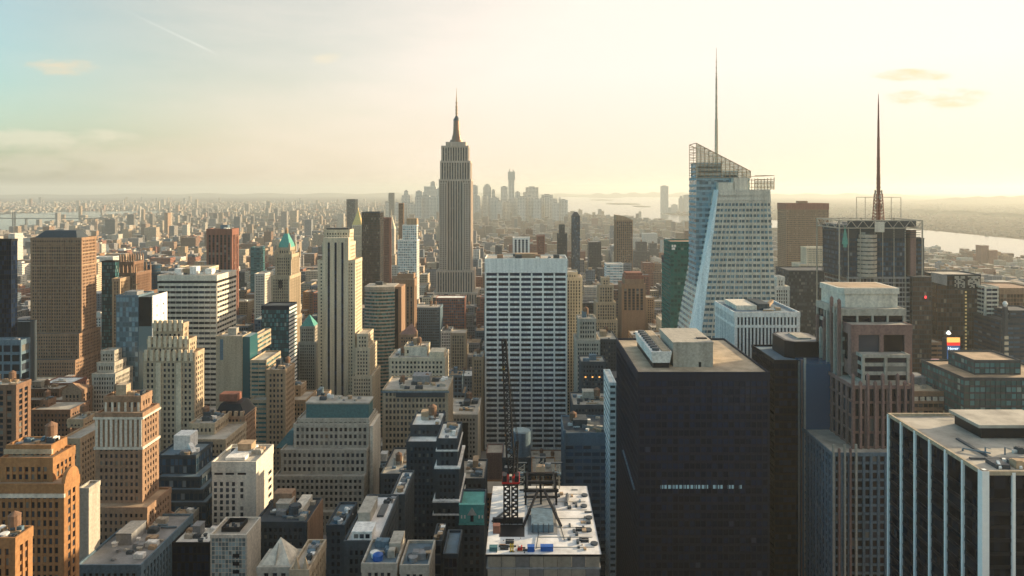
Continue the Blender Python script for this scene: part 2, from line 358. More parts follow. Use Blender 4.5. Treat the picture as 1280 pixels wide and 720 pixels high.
def clutter(t, X, z, n=5, seed=1, tank=0, parent=None, big=True, mats=UNITM):
    g = random.Random(seed); x0, x1, y0, y1 = X; w, d = x1 - x0, y1 - y0
    if big and w > 10 and d > 8:
        a = x0 + w * g.uniform(.2, .45); b = y0 + d * g.uniform(.35, .55); ww = w * g.uniform(.22, .36); dd = d * g.uniform(.25, .38); h = g.uniform(3, 5.5)
        m = M(); m.box(a, a + ww, b, b + dd, z - .1, z + h); m.box(a - .2, a + ww + .2, b - .2, b + dd + .2, z + h, z + h + .35); m.box(a + ww * .3, a + ww * .3 + 1.1, b - .08, b + .1, z, z + 2.2)
        t.part('bulkhead', m, wall(g.choice(mats)), parent)
    for i in range(n):
        k = g.random(); a = x0 + w * g.uniform(.06, .88); b = y0 + d * g.uniform(.06, .85); s = g.uniform(1.0, 3.2)
        m = M()
        if k < .55:
            m.box(a, min(a + s * 1.5, x1 - .6), b, min(b + s, y1 - .6), z - .1, z + s * .7); m.box(a + .2, a + s * .7, b + .2, b + s * .8, z + s * .7, z + s * .7 + .3); nm = 'roof_unit'
        elif k < .8:
            m.cyl(a, b, z - .1, z + s * .5, s * .45, n=10); m.cyl(a, b, z + s * .5, z + s * .62, s * .55, n=10); nm = 'roof_fan'
        else:
            m.box(a, min(a + s * 3, x1 - .6), b, b + .7, z + .3, z + 1.0); m.box(a, a + .3, b, b + .6, z - .1, z + .3); m.box(a + s, a + s + .3, b, b + .6, z - .1, z + .3); nm = 'duct'
        t.part(nm, m, wall(g.choice(mats)), parent)
    for i in range(tank): water_tank(t, x0 + w * g.uniform(.2, .8), y0 + d * g.uniform(.3, .8), z, g.uniform(1.6, 2.3), parent)
HERO = []       # screen box, distance, lowest visible row, foot prints: used to keep later blocks clear of these
N_IND, USE_HAZE = 165, True
def bld(name, label, segs, st='punch', w='cream', g='g_dark', roof='stone', yb=None, cat='building', cl=0, tank=0, panes='', band=None, short=None, faces='flr', mod=None, seed=None, group=None, noc=False):
    """segs: (photo x0, x1, y of the front roof edge, distance, depth[, base mode, own style]) from the top piece down"""
    B = []
    for q in segs:
        x0, x1, yt, Y, D = q[:5]; B.append((PX(x0, Y), PX(x1, Y), Y, Y + D, PZ(yt, Y)))
    l = B[-1]; ox, oy = (l[0] + l[1]) / 2, l[2]
    t = T(name, label, cat, ox, oy, 0, group)
    W, G, S = M(), M(), M() if band else None
    cells = {f: [] for f in panes} if panes else None
    for k, b in enumerate(B):
        q = segs[k]; base = q[5] if len(q) > 5 else None
        zb = 0 if (k == len(B) - 1 or base == 0) else (B[k + 1][4] - 1.06 if base is None else base)
        s = dict(ST[st]); s.update(mod or {})
        if len(q) > 6: s.update(q[6])
        if s['bay'] < 4 and st in ('punch', 'pier', 'fine'): s['bay'] *= .84; s['fl'] *= .94
        Rf = M(); facade(W, G, b[:4], zb, b[4], s, faces, S, cells, Rf); t.part('roof', Rf, roofm(roof))
    t.part('wall', W, wall(w)); t.part('glazing', G, glass(g))
    if band: t.part('spandrel', S, wall(band))
    if panes: add_panes(t, cells, g)
    if cl or tank:
        b = B[0]; clutter(t, (b[0] + 1, b[1] - 1, b[2] + 1, b[3] - 1), b[4] - 1, int(cl * 1.5) + 2, seed if seed is not None else int(segs[0][0] * 7 + segs[0][2]), tank)
    note(segs, yb, short, B)
    t.B = B; return t
def note(segs, yb, short, B):
    HERO.append(dict(x0=min(q[0] for q in segs), x1=max(q[1] for q in segs), yt=min(q[2] for q in segs), Y=min(q[3] for q in segs), yb=yb or (segs[0][2] + 40), foot=[b[:4] for b in B], ztop=[b[4] for b in B], short=short, cx=(segs[0][0] + segs[0][1]) / 2))
# ================================================================== buildings on the east (photo's near-to-far, fifth avenue and beyond)
bld('office_tower', 'flat black glass tower with plain dark walls cut by the picture edge', [(-90, 14, 299, 560, 7)], 'curtain', 'black', 'g_navy', 'dark', yb=400, short='the black glass tower', cl=3)
# brown brick tower with a dark hipped roof
t = bld('office_tower', 'tall brown brick tower with a dark slate hipped roof and an orange sunlit side', [(38, 102, 297, 720, 25), (33, 99, 417, 712, 36), (20, 94, 450, 704, 44)], 'punch', 'umber', roof='slate', yb=480, mod=dict(bay=3.0, fl=3.7, sp=.45), short='the slate-roofed brown tower', noc=True)
b = t.B[0]; m = M(); z = b[4] - 1
m.frustum([(b[0] + 2, b[2] + 2), (b[1] - 6, b[2] + 2), (b[1] - 6, b[3] - 2), (b[0] + 2, b[3] - 2)], z, [(b[0] + 10, b[2] + 8), (b[1] - 11, b[2] + 8), (b[1] - 11, b[3] - 8), (b[0] + 10, b[3] - 8)], z + 8)
t.part('hipped_roof', m, paint('slate', .6))
for fx in (.12, .40, .68):      # shallow projecting bays up the front
    m = M(); w = b[1] - b[0]; m.box(b[0] + w * fx, b[0] + w * fx + .9, b[2] - .5, b[2] + .1, 100, b[4] - 8); m.box(b[0] + w * (fx + .2), b[0] + w * (fx + .2) + .9, b[2] - .5, b[2] + .1, 100, b[4] - 8)
    m.box(b[0] + w * fx - .3, b[0] + w * (fx + .2) + 1.2, b[2] - .7, b[2] + .1, b[4] - 8, b[4] - 6.5); t.part('bay_pier', m, wall('umber'))
for yy in (317, 332):
    m = M(); zz = PZ(yy, 720); m.box(b[0] - .3, b[1] + .3, b[2] - .35, b[3] + .3, zz, zz + .8); t.part('string_course', m, wall('tan'))
# low blue-grey neighbours
bld('office_building', 'blue-grey flat-roofed office building with big square windows below the black glass tower', [(-30, 26, 425, 520, 10)], 'grid', 'bluegrey', 'g_dark', 'bluegrey', yb=478, mod=dict(bay=6, fl=7, pier=.18, sp=.3, top=3), short='the big-windowed blue-grey block', cl=4)
bld('plant_house', 'blue box-shaped rooftop building behind the big-windowed blue-grey block', [(12, 37, 402, 610, 9)], 'blank', 'slate', yb=420, roof='bluegrey')
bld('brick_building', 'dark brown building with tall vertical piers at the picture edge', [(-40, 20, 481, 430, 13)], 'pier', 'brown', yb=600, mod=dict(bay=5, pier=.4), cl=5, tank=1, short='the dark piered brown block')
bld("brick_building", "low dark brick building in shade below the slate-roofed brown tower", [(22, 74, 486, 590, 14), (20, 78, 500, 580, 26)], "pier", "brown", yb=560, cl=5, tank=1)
t = bld('brick_building', 'brown pedimented building with one sunlit narrow edge in deep shade', [(78, 102, 488, 520, 13)], 'pier', 'umber', yb=520, mod=dict(bay=3.4))
b = t.B[0]; m = M(); P = [(b[0], b[4]), (b[1], b[4]), ((b[0] + b[1]) / 2, b[4] + 6)]
m.quad((P[0][0], b[2], P[0][1]), (P[1][0], b[2], P[1][1]), (P[2][0], b[2] + .1, P[2][1]), (P[2][0], b[2] + .1, P[2][1])); m.tri((P[0][0], b[2], P[0][1]), (P[2][0], b[2] + .1, P[2][1]), (P[0][0], b[3], P[0][1])); m.tri((P[1][0], b[2], P[1][1]), (P[1][0], b[3], P[1][1]), (P[2][0], b[2] + .1, P[2][1]))
m.tri((P[0][0], b[3], P[0][1]), (P[2][0], b[2] + .1, P[2][1]), (P[1][0], b[3], P[1][1])); t.part('pediment', m, wall('umber'))
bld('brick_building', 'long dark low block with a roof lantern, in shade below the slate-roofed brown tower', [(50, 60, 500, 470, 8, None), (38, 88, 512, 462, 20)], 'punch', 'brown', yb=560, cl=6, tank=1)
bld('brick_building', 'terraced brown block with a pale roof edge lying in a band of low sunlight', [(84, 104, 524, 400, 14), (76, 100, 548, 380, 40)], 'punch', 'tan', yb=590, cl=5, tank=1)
bld('office_tower', 'narrow dark green glass tower just behind the slate-roofed brown tower', [(127, 144, 326, 790, 8)], 'curtain', 'black', 'g_teal', 'slate', yb=450, short='the dark green glass tower', mod=dict(fl=4))
bld('brick_building', 'thin brown strip of a building fronting the spiky-crowned gothic tower', [(140, 150, 348, 740, 18)], 'pier', 'tan', yb=400)
bld('stone_building', 'small pale ribbed building stepping up in three tiers beside the glass tower with white side', [(126, 143, 438, 545, 10), (121, 143, 453, 540, 16), (115, 144, 467, 534, 24)], 'fine', 'stone', yb=490)
# gothic crown
t = bld('gothic_tower', 'brown brick tower with a crown of gothic spikes', [(149, 167, 327, 830, 22), (147, 170, 341, 822, 34), (143, 172, 368, 815, 44)], 'pier', 'brown', yb=420, short='the spiky-crowned gothic tower', mod=dict(bay=3, pier=.6))
b = t.B[0]
for k, B_ in enumerate(t.B[:2]):
    n = 6 - k
    for i in range(n):
        for yy in (B_[2] + .8, B_[3] - .8):
            m = M(); x = B_[0] + .8 + (B_[1] - B_[0] - 1.6) * i / (n - 1); m.box(x - .7, x + .7, yy - .7, yy + .7, B_[4] - 3, B_[4] + 5); m.pyr(x - .8, x + .8, yy - .8, yy + .8, B_[4] + 5, (x, yy, B_[4] + 10)); t.part('pinnacle', m, wall('umber'))
# glass drum
Y = 900; x0, x1 = PX(180, Y), PX(196, Y); t = T('round_tower', 'round blue-grey tower with a flat top behind the glass tower with white side', 'building', (x0 + x1) / 2, Y)
W, G, Rf = M(), M(), M(); zt = PZ(331, Y); r = (x1 - x0) / 2; G.cyl((x0 + x1) / 2, Y + r, 0, zt - 1, r - .3, n=28)
for j in range(int(zt / 3.7)): W.cyl((x0 + x1) / 2, Y + r, j * 3.7, j * 3.7 + 1.7, r, n=28)
W.cyl((x0 + x1) / 2, Y + r, zt - 1.2, zt, r + .1, n=28); Rf.cyl((x0 + x1) / 2, Y + r, zt, zt + .1, r - .6, n=28)
t.part('wall', W, wall('slate')); t.part('glazing', G, glass('g_blue')); t.part('roof', Rf, roofm('grey'))
m = M(); m.cyl((x0 + x1) / 2, Y + r, zt, zt + 3, r * .4, n=16); t.part('bulkhead', m, wall('grey')); note([(180, 196, 331, Y, 20)], 365, None, [(x0, x1, Y, Y + 2 * r, zt)])
# glass tower with blank white side
t = bld('glass_tower', 'teal glass office tower with a blank white sunlit side wall', [(145, 173, 369, 560, 23)], 'curtain', 'bluegrey', 'g_sky', 'stone', yb=500, short='the glass tower with white side', mod=dict(bay=2.4, fl=4))
Y = 560; xa, xb = PX(173, Y), PX(190, Y); z1 = PZ(371, Y)
m = M(); m.box(xa + .05, xb - .1, Y + .6, Y + 22.4, 0, z1 - .2); t.part('dark_recess', m, paint('black', .25))
m = M(); m.box(xa + .1, xb - .1, Y + .2, Y + .62, 0, PZ(408, Y)); t.part('glass_panel', m, glass('g_pale'))
m = M(); m.box(xb - .1, xb + .5, Y, Y + 23, 0, z1 + .8); t.part('side_wall', m, wall('white'))
for j in range(9):
    for i in range(2):
        m = M(); yy = Y + 6 + i * 10; zz = z1 - 9 - j * 8; m.box(xb + .45, xb + .56, yy, yy + 1.3, zz, zz + 1.6); t.part('window', m, pane_mat())
m = M(); m.box(xa - 14, xa - 4, Y + 5, Y + 15, z1, z1 + 3.5); t.part('bulkhead', m, wall('grey'))
m = M(); m.bar((xa - 6, Y + 8, z1), (xa - 6, Y + 8, z1 + 9), .5); m.bar((xa - 9, Y + 8, z1 + 8.5), (xa - 3, Y + 8, z1 + 9.5), .5); t.part('roof_davit', m, paint('tan'))
HERO[-1]['x1'] = 209
# striped slab
t = bld('office_slab', 'wide slab with white and dark horizontal stripes and a sunlit striped side', [(197, 271, 344, 620, 42)], 'band', 'pale', 'g_dark', 'stone', yb=480, short='the white-striped slab', mod=dict(fl=4.6, sp=.52, sd=.55, top=4), cl=5)
b = t.B[0]; m = M(); m.box(b[0], b[1] + .3, b[2] - .3, b[3] + .3, b[4] - 7.2, b[4] - 5.4); t.part('dark_band', m, paint('black'))
for i in range(3):
    m = M(); x = b[0] + 8 + i * 14; m.box(x, x + 6, b[2] + 14, b[2] + 22, b[4] - 1, b[4] + 4 + i % 2 * 2); t.part('roof_unit', m, wall('white'))
# cream deco tower
t = bld('deco_tower', 'cream stepped deco tower with a notched stone crown and rows of punched windows', [(191, 229, 404, 434, 7), (184, 236, 424, 431, 10), (179, 243, 441, 428, 13)], 'punch', 'sand', yb=545, short='the notched cream deco tower', mod=dict(bay=3.0, fl=3.6, pier=.46, sp=.42), panes='f', roof='tan')
for k, n in ((0, 6), (1, 8), (2, 9)):
    b = t.B[k]
    for i in range(n):
        m = M(); x = b[0] + (b[1] - b[0]) * (i + .5) / n; m.box(x - .9, x + .9, b[2] - .5, b[2] + .8, b[4] - 5, b[4] + 1.8); t.part('buttress', m, wall('cream'))
for i in (1, 3):
    m = M(); b = t.B[2]; x = b[0] + (b[1] - b[0]) * (i + .5) / 5; m.box(x - 1.6, x + 1.6, b[2] - .55, b[2] + .2, 60, b[4] - 6); t.part('pier', m, wall('cream'))
bld('brick_building', 'small stepped cream wing at the foot of the notched cream deco tower', [(236, 268, 529, 410, 22), (232, 282, 549, 400, 30)], 'punch', 'sand', yb=560, cl=4, tank=1)
bld('brick_tower', 'dark red brick tower with vertical dark window stripes', [(258, 290, 286, 1000, 24)], 'pier', 'rust', yb=334, short='the red striped tower', mod=dict(bay=5.2, pier=.45, sp=.08, top=8, sd=.1), cl=3)
bld('office_building', 'teal flat block with a bright green window strip, far behind the white-striped slab', [(313, 325, 309, 1100, 20)], 'band', 'teal', 'g_teal', yb=340)
bld('office_building', 'pale cream block with one blank white sunlit side', [(318, 331, 342, 900, 30)], 'punch', 'pale', yb=380)
t = bld('office_slab', 'blank beige slab with a dark glass corner strip', [(270, 303, 420, 520, 16)], 'blank', 'sand', yb=500, short='the blank beige slab', cl=3)
Y = 520; m = M(); m.box(PX(303, Y) - .05, PX(312, Y), Y + .5, Y + 15.5, 0, PZ(421, Y)); t.part('glass_strip', m, glass('g_teal'))
m = M(); m.box(PX(275, Y), PX(279, Y), Y - .06, Y + .1, PZ(450, Y), PZ(424, Y)); t.part('wall_louvre', m, wall('bluegrey'))
bld('office_building', 'terraced block with sunlit yellow-green horizontal balconies', [(313, 321, 420, 545, 30), (313, 333, 450, 515, 30), (311, 334, 500, 505, 40)], 'band', 'sand', 'g_teal', yb=540, mod=dict(fl=3.4, sp=.5, sd=.8), short='the terraced balcony block')
# mansard
t = bld('mansard_building', 'brick building with a dark mansard roof and a red box on top', [(268, 306, 520, 430, 18)], 'punch', 'umber', yb=550, short='the dark mansard roof', mod=dict(top=1.0), tank=1)
b = t.B[0]; m = M(); z = b[4] - .9; o = 2.5
m.frustum([(b[0] - 1, b[2]), (b[1] + .3, b[2]), (b[1] + .3, b[3]), (b[0] - 1, b[3])], z, [(b[0] + o, b[2] + o * 1.2), (b[1] - o * 1.6, b[2] + o * 1.2), (b[1] - o * 1.6, b[3] - o), (b[0] + o, b[3] - o)], z + 7.5); t.part('mansard_roof', m, paint('black', .5))
m = M(); x = PX(276, 440); m.box(x, PX(298, 440), 438, 445, z + 7.4, z + 12); t.part('bulkhead', m, wall('rust'))
for i in range(5):
    m = M(); x = b[0] + (b[1] - b[0]) * (i + .5) / 5; m.box(x - 1, x + 1, b[2] - .3, b[2] + 2, z + .6, z + 3.6); t.part('dormer', m, wall('tan'))
bld('office_tower', 'dark navy glass block with a white-striped sunlit edge before the green-topped ornate tower', [(327, 361, 382, 640, 22)], 'curtain', 'navy', 'g_teal', 'slate', yb=450, short='the dark navy glass block', mod=dict(top=3))
t_ = bpy.data.objects
b = (PX(361, 640), 640, PZ(383, 640))
for j in range(24):
    pass
m = M()
for j in range(26): m.box(b[0] - .05, b[0] + .55, b[1] + .3, b[1] + 21.7, b[2] - 3 - j * 3.6, b[2] - 1.2 - j * 3.6)
e = [o for o in t_ if o.get('label', '').startswith('dark navy glass block')][0]
o = bpy.data.objects.new('striped_side', m.mesh('striped_side', wall('white'), e.location)); COL.objects.link(o); o.parent = e
# ornate tower
t = bld('ornate_tower', 'ornate cream and tan tower with a green copper pyramid roof', [(347, 362, 309, 813, 20), (344, 364, 318, 808, 30), (339, 362, 345, 800, 40), (336, 361, 400, 795, 46)], 'pier', 'sand', yb=385, short='the green-topped ornate tower', mod=dict(bay=3.2, pier=.5, sp=.4, top=3))
b = t.B[0]; z = b[4]; cx, cy = (b[0] + b[1]) / 2, (b[2] + b[3]) / 2
m = M(); m.frustum([(b[0] - .3, b[2] - .3), (b[1] + .3, b[2] - .3), (b[1] + .3, b[3] + .3), (b[0] - .3, b[3] + .3)], z - .5, [(cx - 2, cy - 2), (cx + 2, cy - 2), (cx + 2, cy + 2), (cx - 2, cy + 2)], PZ(292, 820)); t.part('copper_roof', m, paint('copper', .6))
m = M(); m.cyl(cx, cy, PZ(292, 820) - .1, PZ(288, 820), 2.2, n=8); m.cyl(cx, cy, PZ(288, 820), PZ(284, 820), 2.4, .2, n=8); t.part('lantern', m, wall('tan'))
for k in (0, 1):
    b = t.B[k]
    for px, py in ((b[0], b[2]), (b[1], b[2]), (b[0], b[3]), (b[1], b[3])):
        m = M(); m.box(px - 1.1, px + 1.1, py - 1.1, py + 1.1, b[4] - 6, b[4] + 2); m.pyr(px - 1.2, px + 1.2, py - 1.2, py + 1.2, b[4] + 2, (px, py, b[4] + 6)); t.part('pinnacle', m, wall('sand'))
b = t.B[2]; m = M(); x = (b[0] + b[1]) / 2; m.box(x - 2, x + 2, b[2] - .3, b[2] + .5, b[4] - 14, b[4] - 5); m.cyl(x, b[2], b[4] - 5, b[4] - 4.9, 2, n=10); t.part('arched_window', m, pane_mat())
# small pyramid-roofed
t = bld('brick_building', 'small pale building with a teal pyramid roof beside the tall three-striped limestone tower', [(375, 393, 408, 760, 16), (373, 395, 428, 755, 24)], 'punch', 'stone', yb=430, short='the teal pyramid roof')
b = t.B[0]; m = M(); m.pyr(b[0], b[1], b[2], b[3], b[4] - .8, ((b[0] + b[1]) / 2, (b[2] + b[3]) / 2, b[4] + 12)); t.part('pyramid_roof', m, paint('copper', .6))
bld('brick_building', 'beige block with a bright sunlit side below the dark navy glass block', [(333, 357, 462, 500, 20)], 'punch', 'tan', yb=545, short='the beige sunlit-sided block', cl=5, tank=1, panes='f', mod=dict(bay=3.4, fl=4))
bld('brick_building', 'low sunlit tan annex with an arched roof house beside the beige sunlit-sided block', [(362, 376, 482, 540, 14), (360, 382, 500, 528, 26)], 'punch', 'tan', yb=530, cl=3)
# tall limestone tower with three dark stripes
t = bld('limestone_tower', 'tall cream limestone tower with three long dark vertical window stripes', [(405, 437, 287, 700, 16), (403, 437, 303, 696, 24), (397, 444, 325, 690, 29)], 'punch', 'cream', yb=500, short='the three-striped limestone tower', mod=dict(bay=3.2, fl=3.7, pier=.5, sp=.5, c=2.2, top=2.5), roof='tan')
Y = 690; z0, z1 = 50, PZ(303, Y)
X0, X1 = PX(404.5, Y), PX(436, Y)
m = M(); m.box(X0, X1, Y - 1.2, Y + 6.5, 0, PZ(297, Y)); t.part('front_bay', m, wall('cream'))
for px in (411.5, 420, 428.5):
    m = M(); x = PX(px, Y); m.box(x - 1.15, x + 1.15, Y - 1.26, Y - 1.1, z0, z1)
    g = M(); g.box(x - 1.15, x + 1.15, Y - 1.26, Y - 1.1, z0, z1, bay=2.3, fl=3.7); t.part('window_stripe', g, glass('g_navy'))
    for s in (-1, 1):
        g = M(); g.box(x + s * 1.35 - .2, x + s * 1.35 + .2, Y - 1.7, Y - 1.1, z0, z1 + 2); t.part('pier', g, wall('pale'))
b = t.B[0]
m = M(); m.box(b[0] + 2, b[1] - 2, b[2] + 2, b[3] - 2, b[4] - 1, b[4] + 1.2); t.part('penthouse', m, paint('black'))
for x, h in ((PX(428, 705), 6), (PX(433, 705), 14), (PX(419, 705), 4)):
    m = M(); m.bar((x, 705, b[4]), (x, 705, b[4] + h), .5, .25); m.bar((x - 1, 705, b[4] + h * .6), (x + 1, 705, b[4] + h * .6), .25); t.part('antenna', m, paint('tan'))
bld('limestone_wing', 'stepped cream wing with a bright sunlit side joined to the three-striped limestone tower', [(446, 460, 417, 685, 24), (444, 462, 435, 683, 34), (440, 465, 470, 680, 40)], 'punch', 'cream', yb=560, mod=dict(bay=3.0, fl=3.7))
# white grid block
t = bld('office_building', 'broad pale stepped office block with a dense grid of small dark windows', [(372, 461, 523, 424, 19), (367, 461, 530, 420, 25), (351, 458, 562, 415, 31), (343, 455, 595, 410, 37), (341, 452, 640, 405, 43)], 'grid', 'stone', 'g_dark', 'stone', yb=640, short='the pale grid-windowed block', mod=dict(bay=2.9, fl=3.9, pier=.42, sp=.42, pd=.5, sd=.45), panes='f')
Y = 428; b = t.B[0]
m = M(); m.box(b[0] + 4, b[1] - 1, b[2] + 4, b[3] - 3, b[4] - 1, PZ(505, 428)); t.part('penthouse', m, paint('teal', .4))
m = M(); m.box(b[0] + 3.6, b[1] - .6, b[2] + 3.6, b[3] - 2.6, PZ(505, 428), PZ(503, 428)); t.part('penthouse_roof', m, roofm('stone'))
clutter(t, (b[0] + 6, b[1] - 3, b[2] + 6, b[3] - 5), PZ(503, 428), 7, 5, big=False)
bx = t.B[1]; m = M(); m.box(bx[1] + .2, bx[1] + 2.2, bx[2] + 1, bx[3] - 1, 0, bx[4] - 1.5); t.part('side_wall', m, wall('pale'))
m = M(); x = PX(345, 425); m.frustum([(x, 424), (PX(366, 425), 424), (PX(366, 425), 460), (x, 460)], PZ(560, 424), [(PX(360, 425), 428), (PX(366, 425), 428), (PX(366, 425), 456), (PX(360, 425), 456)], PZ(541, 424)); t.part('sloped_roof', m, paint('teal', .5))
# foreground east
t = bld('orange_tower', 'orange brick tower with a pale ornate crown and an arched sunlit side wall', [(8, 64, 556, 268, 9), (0, 66, 572, 264, 13), (-20, 80, 605, 260, 9)], 'pier', 'orange', yb=720, short='the orange brick tower', mod=dict(bay=2.7, fl=3.6, pier=.42, sp=.34, pd=.4, sd=.22), panes='f', roof='tan')
b = t.B[0]; m = M()
m.box(b[0] - .6, b[1] + .6, b[2] - .6, b[2] + .3, b[4] - 3.4, b[4] - 1.6); t.part('cornice', m, wall('sand'))
for i in range(5):
    m = M(); x = b[0] + (b[1] - b[0]) * (i + .5) / 5; m.box(x - 1.5, x + 1.5, b[2] - .35, b[2] + .1, b[4] - 7, b[4] - 4); t.part('panel', m, wall('sand'))
b = t.B[2]; m = M(); m.box(b[0] - .5, b[1] + .4, b[2] - .6, b[2] + .2, b[4] - 5, b[4] - 3.6); t.part('string_course', m, wall('pale'))
n = 12; m = M(); yc, rr = (b[2] + b[3]) / 2, (b[3] - b[2]) / 2 - .3
P = [(yc + rr * math.cos(math.pi * i / n), b[4] - .2 + 5 * math.sin(math.pi * i / n)) for i in range(n + 1)]
for i in range(n):
    m.quad((b[1] + .15, P[i][0], P[i][1]), (b[1] + .15, P[i + 1][0], P[i + 1][1]), (b[1] + .15, P[i + 1][0], b[4] - 3), (b[1] + .15, P[i][0], b[4] - 3))
    m.quad((b[1] - 1.2, P[i][0], P[i][1]), (b[1] - 1.2, P[i + 1][0], P[i + 1][1]), (b[1] + .15, P[i + 1][0], P[i + 1][1]), (b[1] + .15, P[i][0], P[i][1]))
    m.quad((b[1] - 1.2, P[i][0], b[4] - 3), (b[1] - 1.2, P[i + 1][0], b[4] - 3), (b[1] - 1.2, P[i + 1][0], P[i + 1][1]), (b[1] - 1.2, P[i][0], P[i][1]))
t.part('arched_gable', m, wall('orange'))
clutter(t, (t.B[0][0] + 1, t.B[0][1] - 1, t.B[0][2] + 1, t.B[0][3] - 1), t.B[0][4] - 1, 8, 11, 1)
bld('brick_building', 'small orange brick block with a cluttered roof in the bottom corner', [(-30, 19, 672, 225, 8)], 'pier', 'orange', yb=720, cl=9, tank=1, mod=dict(bay=2.8, fl=3.6), short='the small orange corner block')
t = bld('brick_tower', 'brown brick tower with a pale arcaded top and an orange sunlit side', [(130, 176, 495, 335, 10), (119, 178, 516, 330, 15), (112, 184, 634, 324, 22)], 'punch', 'umber', yb=660, short='the brown arcaded tower', mod=dict(bay=2.8, fl=3.6, pier=.5, sp=.45), panes='f', roof='tan')
b = t.B[1]
for i in range(10):
    m = M(); x = b[0] + .8 + (b[1] - b[0] - 1.6) * i / 9; m.box(x - .6, x + .6, b[2] - .4, b[2] + .1, b[4] - 16, b[4] - 3); t.part('pier', m, wall('pale'))
m = M(); m.box(b[0] - .7, b[1] + .7, b[2] - .7, b[3] + .7, b[4] - 3, b[4] - 2); t.part('cornice', m, wall('pale'))
m = M(); m.box(b[0] - .5, b[1] + .5, b[2] - .5, b[3] + .5, b[4] - 17.4, b[4] - 16.2); t.part('string_course', m, wall('pale'))
b = t.B[0]; m = M(); m.box(b[0] + 4, b[0] + 9, b[2] + 3, b[2] + 7, b[4] - 1, b[4] + 4.5); t.part('bulkhead', m, wall('sand'))
water_tank(t, b[0] + 3, b[3] - 4, b[4] - 1, 1.5); clutter(t, (b[0] + 1, b[1] - 1, b[2] + 1, b[3] - 1), b[4] - 1, 5, 3, big=False)
for i in range(6):
    m = M(); x = b[0] + 1 + (b[1] - b[0] - 2) * i / 5; m.box(x - .5, x + .5, b[2] - .3, b[2] + .1, b[4] - 9, b[4] - 3); t.part('pier', m, wall('pale'))
bld('white_building', 'narrow blank white slab standing between the orange tower and the brown arcaded tower', [(98, 111, 610, 300, 8)], 'blank', 'stone', yb=690, short='the narrow white slab')
bld('low_building', 'low wide grey-roofed building with vents and ducts at the bottom edge', [(96, 176, 706, 292, 46)], 'pier', 'bluegrey', yb=720, cl=16, roof='grey', short='the low vented roof', mod=dict(bay=3.2))
t = bld('glass_building', 'stepped dark blue glass office building with terraces', [(196, 245, 569, 372, 20), (194, 250, 596, 366, 29), (192, 254, 612, 362, 36), (190, 258, 628, 358, 43)], 'curtain', 'slate', 'g_blue', 'bluegrey', yb=660, short='the stepped blue glass block', mod=dict(bay=2.2, fl=3.6, pier=.16, top=1.0))
b = t.B[0]; m = M(); m.box(b[0] + 4, b[0] + 13, b[2] + 10, b[3] - 1, b[4] - 1, b[4] + 7); t.part('bulkhead', m, wall('white'))
m = M(); m.bar((b[0] + 14, b[2] + 8, b[4] + 3), (b[0] + 18, b[2] + 4, b[4] - .5), 2.2, 2.2); t.part('duct', m, wall('white')); clutter(t, (b[0] + 6, b[1] - 1, b[2] + 1, b[2] + 9), b[4] - 1, 5, 9, big=False)
t = bld('stone_building', 'plain cream stone block with rows of small dark windows and roof plant', [(265, 320, 577, 350, 24)], 'punch', 'pale', yb=645, short='the plain cream block', mod=dict(bay=999, top=4, sd=.4, sp=1.0), roof='stone')
Y = 350; b = t.B[0]
for i, px in enumerate((267.5, 275, 282.5, 290, 300.5)):
    for j in range(7 if i == 4 else 10):
        if i == 4 and j == 3: continue
        m = M(); x = PX(px, Y); zz = PZ(605 + j * 7.6, Y); m.box(x, x + 1.5, Y - .04, Y + .3, zz - 1.0, zz + 1.0); t.part('window', m, pane_mat())
for px in (268, 282, 297):
    m = M(); m.box(PX(px, Y), PX(px + 10.5, Y), Y - .04, Y + .3, PZ(593.5, Y), PZ(591, Y)); t.part('louvre', m, paint('black'))
for j in range(10):
    m = M(); yy = Y + 17; zz = b[4] - 14 - j * 4; m.box(b[1] - .3, b[1] + .05, yy, yy + 4.5, zz, zz + 1.8); t.part('window', m, pane_mat())
clutter(t, (b[0] + 1, b[1] - 1, b[2] + 2, b[3] - 1), b[4] - 1, 10, 17)
m = M(); m.box(b[0] + 5, b[0] + 15, b[2] + 4, b[3] - 2, b[4] - 1, b[4] + .5); t.part('roof_unit', m, wall('white'))
t = bld('tiled_building', 'small white tiled block with a dark plant pit on its roof and a sunlit side', [(263, 308, 668, 300, 16)], 'curtain', 'pale', 'g_pale', 'stone', yb=720, short='the white tiled block', mod=dict(bay=1.5, fl=1.9, pier=.12, sp=.12, sd=.16, c=.5, top=.6), faces='f')
Y = 300; b = t.B[0]
m = M(); m.box(b[1] - .3, b[1] + .25, b[2] + .1, b[3] - .1, 0, b[4] - 1.2); t.part('side_wall', m, wall('pale'))
for j in range(3):
    m = M(); m.box(PX(291, Y), PX(299, Y), Y - .1, Y + .4, PZ(697 + j * 10, Y), PZ(692.5 + j * 10, Y)); t.part('window', m, pane_mat())
m = M(); x0, x1 = b[0] + 3, b[0] + 11; y0, y1 = b[2] + 4, b[3] - 3; z = b[4] - .9
m.box(x0, x1, y0, y0 + .4, z, z + 2); m.box(x0, x1, y1 - .4, y1, z, z + 2); m.box(x0, x0 + .4, y0 + .4, y1 - .4, z, z + 2); m.box(x1 - .4, x1, y0 + .4, y1 - .4, z, z + 2); t.part('plant_pit', m, paint('black'))
for i in range(4):
    m = M(); x = x0 + 1.2 + i * 1.8; m.cyl(x, (y0 + y1) / 2 + (i % 2) * 2 - 1, z, z + 1.4, .7, n=10); t.part('roof_fan', m, wall('steel'))
t = bld('low_building', 'low black building with a pale snowy roof beside the white tiled block', [(215, 262, 678, 318, 16)], 'curtain', 'black', 'g_navy', 'white', yb=720, cl=7, short='the pale low roof')
bld('low_building', 'low grey building with cluttered roof below the stepped blue glass block', [(188, 214, 668, 330, 30)], 'punch', 'stone', yb=700, cl=9, tank=1)
